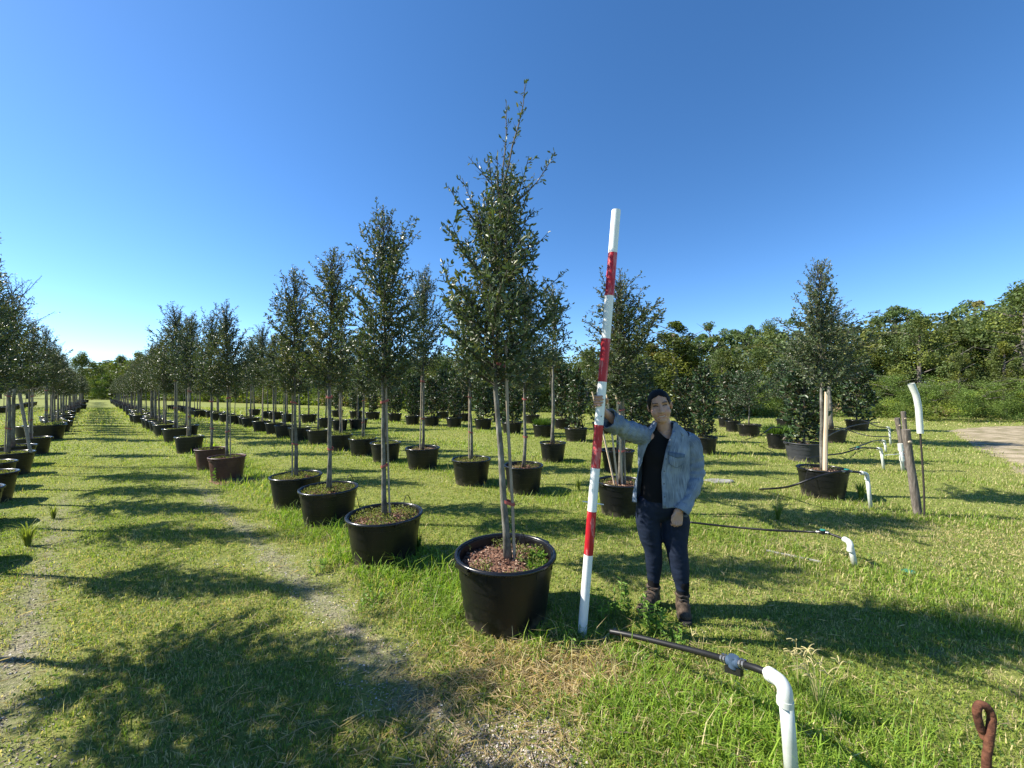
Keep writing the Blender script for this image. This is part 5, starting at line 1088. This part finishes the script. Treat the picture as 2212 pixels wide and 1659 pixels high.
riser(b0, t0, .025, 'white water pipe right of the grey pot, nearer of the small ones', W(1885, 967, 8.5)-t0, [W(1870, 967.5, 8.5), W(1853, 969, 8.5), W(1820, 979, 8.5), W(1780, 984, 8.4), W(1745, 990, 8.3)], .016, W(1853, 969, 8.5), 'teal', long_elbow=.12)
b0 = G(1914, 978); t0 = W(1911, 953, b0[1])
riser(b0, t0, .026, 'white water pipe just behind another one, hose sloping down left', W(1895, 950, 10.8)-t0, [W(1885, 953, 10.7), W(1872, 958, 10.6), W(1855, 964, 10.4), W(1835, 970, 10.2)], .016, None, long_elbow=.12)
b0 = G(1924, 962); t0 = W(1921, 924, b0[1])
riser(b0, t0, .027, 'farthest white water pipe, with two crossing hoses', W(1905, 922, 12.4)-t0, [W(1895, 921, 12.5), W(1870, 910, 13.), W(1850, 906, 13.5)], .016, None, long_elbow=.12)
mb = MB(); P = smoothpath([W(1918, 943, 12.4), W(1880, 942, 12.2), W(1850, 935, 12.6), W(1810, 922, 12.8), W(1780, 920, 12.8)], 6); mb.add(*tube(P-P[0], .015, 8)); tag(mb.build('hose', M['hose'], loc=tuple(P[0])), 'black hose sagging from the farthest pipe to the dark oak pot', 'hose')
mb = MB(); P = smoothpath([W(1640, 940, 9.6), W(1655, 925, 9.8), W(1668, 918, 10.5), W(1700, 925, 10.6)], 6); P = smoothpath([G(1610, 950, .015), W(1645, 938, 10.2), W(1668, 923, 10.9), W(1690, 925, 10.9)], 6); mb.add(*tube(P-P[0], .016, 8)); tag(mb.build('hose', M['hose'], loc=tuple(P[0])), 'black hose running up to the narrow weedy pot', 'hose')
mb = MB(); P = smoothpath([W(1740, 925, 10.6), W(1765, 940, 10.2), W(1775, 948, 10.), W(1810, 931, 11.5), W(1850, 918, 12.2), W(1900, 912, 12.6)], 6); mb.add(*tube(P-P[0], .015, 8)); tag(mb.build('hose', M['hose'], loc=tuple(P[0])), 'black hose dipping behind the large grey pot', 'hose')
# coupling stand pipe
b0 = G(1951, 1019); r_ = empty('stand_pipe', tuple(b0), 'straight white pipe with ring coupling, tied beside the leaning posts', 'water pipe', 'white irrigation pipes with black hoses')
t = W(1945, 962, b0[1])-b0; mb = MB(); mb.add(*tube([[0, 0, -.05], t], .032, 16)); mb.build('pipe', M['pvc'], r_, True)
for f_, h_, rr in ((.50, .05, .042), (.96, .06, .045), (.84, .02, .048)):
    mb = MB(); mb.add(*tube([t*f_-nrm(t)*h_, t*f_+nrm(t)*h_], rr, 16)); mb.build('coupling', M['pvc'], r_)
mb = MB(); mb.add(*tube([t*.66-[.35, 0, .02], t*.66+[.12, 0, .02]], .008, 6)); mb.build('tie_rod', M['pvc'], r_)
def post(bx, by, tx, ty, r, label, dY=0.):
    b0 = G(bx, by); t0 = W(tx, ty, b0[1]+dY); mb = MB(); n = 16; zs = np.linspace(-.04, 1, 14); V, F = tube([ (t0-b0)*z for z in zs], r*(1+.06*np.sin(zs*7)), n); V = V+(fbm(V[:, 0]*30+V[:, 1]*20, V[:, 2]*5, 3)-.5)[:, None]*[.02, .02, 0]
    o = empty('wooden_post', tuple(b0), label, 'post', 'old wooden posts by the gravel'); mb.add(V, F); mb.build('shaft', M['post'], o, True).data.set_sharp_from_angle(angle=R(50))
    mb = MB(); c = (t0-b0)*.86+[-.01, -r*1.02, 0]; ell(mb, c, (.03, .012, .018)); mb.build('knot', M['palewood'], o); return o
post(1983, 1113, 1956, 928, .047, 'thickest weathered post, nearest, leaning left beside the bent white pipe')
post(1957, 1016, 1938, 903, .047, 'middle slim post leaning left, touching the straight white pipe')
post(1962, 996, 1951, 889, .047, 'rearmost slim post, highest of the three')
b0 = G(1997, 1118); t0 = W(1988, 936, b0[1]); r_ = empty('marker_rod', tuple(b0), 'dark rod topped by a bent white tube, beside the thickest post', 'marker')
mb = MB(); P = smoothpath([[0, 0, -.05], (t0-b0)*.4+[.012, 0, 0], t0-b0, t0-b0+[0, 0, .1]], 6); mb.add(*tube(P, .011, 8)); mb.build('rod', M['rod'], r_, True)
mb = MB(); P = np.array([t0-b0, W(1984, 880, b0[1])-b0, W(1980.5, 862, b0[1])-b0, W(1978, 852, b0[1])-b0, W(1968, 829, b0[1])-b0]); P = np.vstack([P[:1], smoothpath(P[1:4], 4), P[4:]]); mb.add(*tube(P, [.036]*(len(P)-1)+[.038], 20, False)); mb.add(*tube(P, .031, 20, False)); mb.build('tube', M['pvc'], r_, True)
# rusty anchor rod
Yr = 1.42; b0 = W(2135, 1700, Yr); b0[2] = 0; r_ = empty('rusty_anchor', tuple(b0), 'rusty iron rod with a looped eye in the bottom right corner', 'anchor')
Q = [W(2132, 1720, Yr)-b0]; Q[0][2] = -.02
Q += [W(x, y, Yr+dy)-b0 for x, y, dy in ((2131, 1659, 0), (2134, 1620, 0), (2140, 1575, 0), (2142, 1548, .004), (2133, 1528, .008), (2117, 1522, .012), (2110, 1535, .014), (2114, 1560, .014), (2122, 1582, .016), (2128, 1596, .012))]
P = smoothpath(Q, 7); rr = np.full(len(P), .0128); V, F = tube(P, rr, 14); V = V+(fbm(V[:, 0]*120, V[:, 2]*120, 3)-.5)[:, None]*.004
mb = MB(); mb.add(V, F); mb.build('rod', M['rust'], r_, True)
# small ground things
b0 = G(1963, 1236, .01); mb = MB(); V, F = lathe([(0, 0), (.045, 0), (.05, .006), (.045, .015), (0, .017)], 24); mb.add(V, F); tag(mb.build('valve_lid', M['teal'], loc=tuple(b0)), 'small teal plastic lid lying in the turf at the right', 'lid')
b0 = G(1553, 1041, .0); mb = MB(); V, F = lathe([(0, 0), (.26, 0), (.27, .02), (.24, .035), (0, .04)], 18, lambda a: .12*np.sin(3*a+1)+.08*np.sin(5*a)); V[:, 1] *= .6; mb.add(V, F); tag(mb.build('flat_stone', M['stone'], loc=tuple(b0)), 'pale flat stone in the grass right of the woman', 'stone')
for (p, q, r, lab, mt) in ((G(1655, 1189, .02), G(1774, 1214, .02), .011, 'thin grey pipe lying in the grass right of the leggings', 'stone'), (G(1302, 1380, .02), G(1330, 1358, .06), .006, 'short pale peg at the end of the thick hose', 'stone'), (W(1258, 1083, 3.9), W(1304, 1090, 3.9), .006, 'thin white straw like stick behind the pole', 'white')):
    mb = MB(); mb.add(*tube([p-p, (q-p)*.5, q-p], r, 6)); tag(mb.build('ground_stick' if r < .01 else 'ground_pipe', M[mt], loc=tuple(p)), lab, 'stick' if r < .01 else 'pipe')
# weeds with stems and leaves
def weed(px, py, H, label, seed, n=5, leafL=.035, spread=.05, name='leafy_weed'):
    b0 = G(px, py); rg = np.random.default_rng(seed); r_ = empty(name, tuple(b0), label, 'weed', 'tall weeds near the pole and the woman'); mb = MB(); ms = MB()
    for k in range(n):
        a = rg.random()*6.28; q = rg.random()*spread; h = H*rg.uniform(.55, 1.); p0 = np.array([q*math.cos(a), q*math.sin(a), 0]); p1 = p0+[rg.normal(0, .05)*h*2, rg.normal(0, .05)*h*2, h]; P = smoothpath([p0, (p0+p1)/2+rg.normal(0, .012, 3), p1], 8); ms.add(*tube(P, .0025, 5, False), mat=0)
        m = int(h/.012); t = rg.uniform(.15, 1, m); idx = (t*(len(P)-1)).astype(int); A = np.column_stack([rg.normal(size=m), rg.normal(size=m), rg.uniform(.1, .8, m)]); leaves(mb, P[idx], A, rg.uniform(.6, 1.2, m)*leafL, leafL*.36, np.array([.15, .26, .045])*rg.uniform(.7, 1.3, (m, 1)), rg, 0, up=np.array([0, 0, 1.]))
    ms.build('stem', M['twig'], r_).data.materials[0] = M['grassstem']; mb.build('foliage', M['grass'], r_)
M['grassstem'] = mat('green_stem', (.14, .18, .05), .6)
weed(1350, 1335, .30, 'tall leafy weed between pole and boots', 1, 6, .042, .10); weed(1408, 1372, .24, 'clump of narrow leaved weed in front of the far boot', 2, 12, .045, .12); weed(1385, 1440, .10, 'low weed patch just below the middle of the thick hose', 3, 10, .035, .14); weed(1440, 1395, .13, 'low leafy weed in front of the boots', 4, 12, .04, .16)
weed(470, 1040, .3, 'weed clump left of the nearer brown pot', 5, 8, .05, .2); weed(1305, 1330, .2, 'weed at the right foot of the pole', 6, 8, .035, .1)
def tuft(px, py, H, n, label, seed, seeds=0, col=(.13, .20, .035), wd=.006):
    b0 = G(px, py); rg = np.random.default_rng(seed); r_ = empty('grass_tuft', tuple(b0), label, 'grass tuft', 'single tall grass tufts'); mb = MB()
    for k in range(n):
        a = rg.random()*6.28; d = np.array([math.cos(a), math.sin(a), 0]); h = H*rg.uniform(.5, 1.); ln = rg.uniform(.2, .9)*h; P = smoothpath([d*.02*rg.random(), d*ln*.35+[0, 0, h*.65], d*ln+[0, 0, h*rg.uniform(.55, 1.)]], 4); w = wd*np.linspace(1, .1, len(P)); sdv = np.array([-d[1], d[0], 0])
        V = np.stack([P-sdv*w[:, None]*.5, P+sdv*w[:, None]*.5], 1).reshape(-1, 3); i = np.arange(len(P)-1)[:, None]*2; mb.add(V, i+np.array([0, 1, 3, 2]), 0, np.array(col)*rg.uniform(.6, 1.4))
    mb.build('blades', M['grass'], r_)
    if seeds:
        ms = MB()
        for k in range(seeds):
            a = rg.random()*6.28; d = np.array([math.cos(a), math.sin(a)*.5, 0])*rg.uniform(.05, .30)*H*1.5; top = d+[0, 0, H*rg.uniform(1.0, 1.45)]; P = smoothpath([[0, 0, 0], d*.4+[0, 0, H*.7], top], 5); ms.add(*tube(P, .0014, 4, False))
            for j in range(3):
                e = top+np.array([rg.normal(0, .035), rg.normal(0, .02), .025*rg.random()+.008]); ms.add(*tube(smoothpath([top, (top+e)/2+[0, 0, .012], e], 3), .0026, 4))
        ms.build('seed_heads', M['seed'], r_)
M['seed'] = mat('seed_head', (.42, .36, .16), .8)
tuft(1770, 1560, .24, 90, 'big tuft with curling yellow seed heads beside the nearest pipe', 1, 9); tuft(1725, 1500, .22, 40, 'tuft with thin upright seed stalks behind the nearest pipe bend', 2, 5); tuft(1515, 1432, .15, 26, 'small dry tuft under the black hose', 3, 2, (.25, .25, .08)); tuft(1170, 1430, .14, 26, 'tuft of blades at the right foot of the nearest pot', 4)
tuft(905, 1190, .32, 46, 'tall tuft against the right side of the second pot', 5, wd=.009); tuft(870, 1235, .2, 40, 'drooping tuft in front of the second pot', 6, wd=.008); tuft(60, 1180, .36, 60, 'tall yellow green tuft near the left edge', 7, 0, (.22, .26, .05), .012); tuft(115, 1120, .25, 50, 'tuft among the shadows left of the path', 8, 0, (.2, .24, .05), .012)
tuft(1500, 1085, .32, 40, 'tall tuft right of the leggings', 9, 2, wd=.012); tuft(1860, 1080, .38, 80, 'tall tuft beside the pot of the tall right oak', 10, 0, wd=.014); tuft(1680, 1125, .3, 60, 'tuft left of the pot of the tall right oak', 11, 2, wd=.012); tuft(1030, 1260, .22, 50, 'tuft at the left side of the nearest pot', 12, wd=.008); tuft(1250, 1060, .3, 60, 'yellow green tuft left of the stake bundle pot', 13, 0, (.2, .24, .05), .012); tuft(480, 1018, .3, 60, 'long grass at the foot of the nearer brown pot', 14, 0, wd=.014)

# loose gravel and straw litter on the worn strips
def litter():
    rg = np.random.default_rng(15); n = 170000; Y = rg.uniform(1.5, 9, n); X = rg.uniform(-1, 1, n)*(1.34*Y+.6); s_ = X*PN[0]+Y*PN[1]; big = fbm(X*1.3+9, Y*1.3, 21); fine = fbm(X*6, Y*6, 31)
    strip = np.minimum(np.abs(s_-1.27), np.abs(s_+.35)); b = np.clip((.28-strip)*3.4+(big-.5)*2.6+(fine-.5)*2.0, 0, 1)*(strip < .6); gx3, gy3 = G(1120, 1640)[:2]; b = np.maximum(b, np.clip((1.1-np.hypot((X-gx3)/.33, (Y-gy3)/.28)+(fine-.5)*1.6)*2, 0, 1))
    k = rg.random(n) < b*np.clip(5/Y, .3, 1); X, Y = X[k], Y[k]
    m = 5000; gx3, gy3 = G(1120, 1640)[:2]; X = np.r_[X, gx3+rg.normal(0, .26, m)]; Y = np.r_[Y, gy3+rg.normal(0, .17, m)]; n = len(X); Z = relief(X, Y)+.002
    P = np.column_stack([X, Y, Z]); sz = rg.uniform(.004, .011, n); c = np.array([[.46, .41, .34], [.28, .24, .19], [.15, .13, .10], [.56, .51, .44], [.38, .29, .20]])[rg.integers(0, 5, n)]*rg.uniform(.7, 1.2, (n, 1))
    T = rg.normal(size=(n, 4, 3)); T /= np.linalg.norm(T, axis=2)[:, :, None]; V = (P[:, None]+T*sz[:, None, None]*[1, 1, .6]).reshape(-1, 3); kk = np.arange(n)[:, None]*4
    mb = MB(); mb.add(V, np.concatenate([kk+np.array(q) for q in ([0, 1, 2], [0, 1, 3], [0, 2, 3], [1, 2, 3])]), 0, np.repeat(c, 4, 0)); tag(mb.build('gravel', M['chip']), 'loose grey gravel on the worn strip beside the pot row', 'gravel', kind='stuff')
    mb = MB(); gx, gy = G(1190, 1445)[:2]; m = 3600; X = np.r_[gx+rg.normal(0, .42, m), G(1000, 1640)[0]+rg.normal(0, .6, 1600), rg.uniform(-6, 6, 2600)]; Y = np.r_[gy+rg.normal(0, .17, m), G(1000, 1640)[1]+rg.normal(0, .3, 1600), rg.uniform(1.7, 7, 2600)]; n = len(X)
    P = np.column_stack([X, Y, relief(X, Y)+rg.uniform(.004, .035, n)]); a = rg.normal(.4, 1.2, n); A = np.column_stack([np.cos(a), np.sin(a), rg.normal(0, .16, n)]); leaves(mb, P, A, rg.uniform(.04, .14, n), rg.uniform(.002, .0045, n), np.array([.56, .44, .27])*rg.uniform(.5, 1.2, (n, 1)), rg, 0, up=np.array([0, 0, 1.]), fold=.1)
    tag(mb.build('straw', M['grass']), 'dry mown straw scattered between the nearest pot and the thick hose', 'straw', kind='stuff')
litter()

b0 = G(512, 1040); mb = MB(); n = 28; a = np.arange(n)/n*2*np.pi; rr_ = np.linspace(0, 1, 8); Xm = rr_[:, None]*np.cos(a)*.55*(1+.2*np.sin(3*a)); Ym = rr_[:, None]*np.sin(a)*.28*(1+.15*np.cos(4*a)); Zm = .05*(1-rr_[:, None]**2)+(fbm(Xm*9, Ym*9, 3)-.5)*.04*(1-rr_[:, None])-.01*(rr_[:, None] > .99)+.004
i, j = np.meshgrid(np.arange(7), np.arange(n), indexing='ij'); j2 = (j+1) % n; mb.add(np.stack([Xm, Ym, Zm+0*Xm], -1).reshape(-1, 3), np.stack([i*n+j, (i+1)*n+j, (i+1)*n+j2, i*n+j2], -1).reshape(-1, 4))
tag(mb.build('soil_pile', M['soil'], smooth=True, loc=tuple(b0)), 'low dark pile of spilled soil right of the reddish brown pots', 'soil pile')

weed(1225, 1400, .12, 'small leafy weed at the foot of the pole, pot side', 21, 8, .035, .1); weed(945, 1300, .14, 'leafy weed in the lush grass between the first two pots', 22, 9, .035, .14); weed(700, 1235, .12, 'leafy weed below the third pot', 23, 8, .035, .14); weed(800, 1300, .10, 'flat leafy weed in front of the second pot', 24, 9, .04, .16)
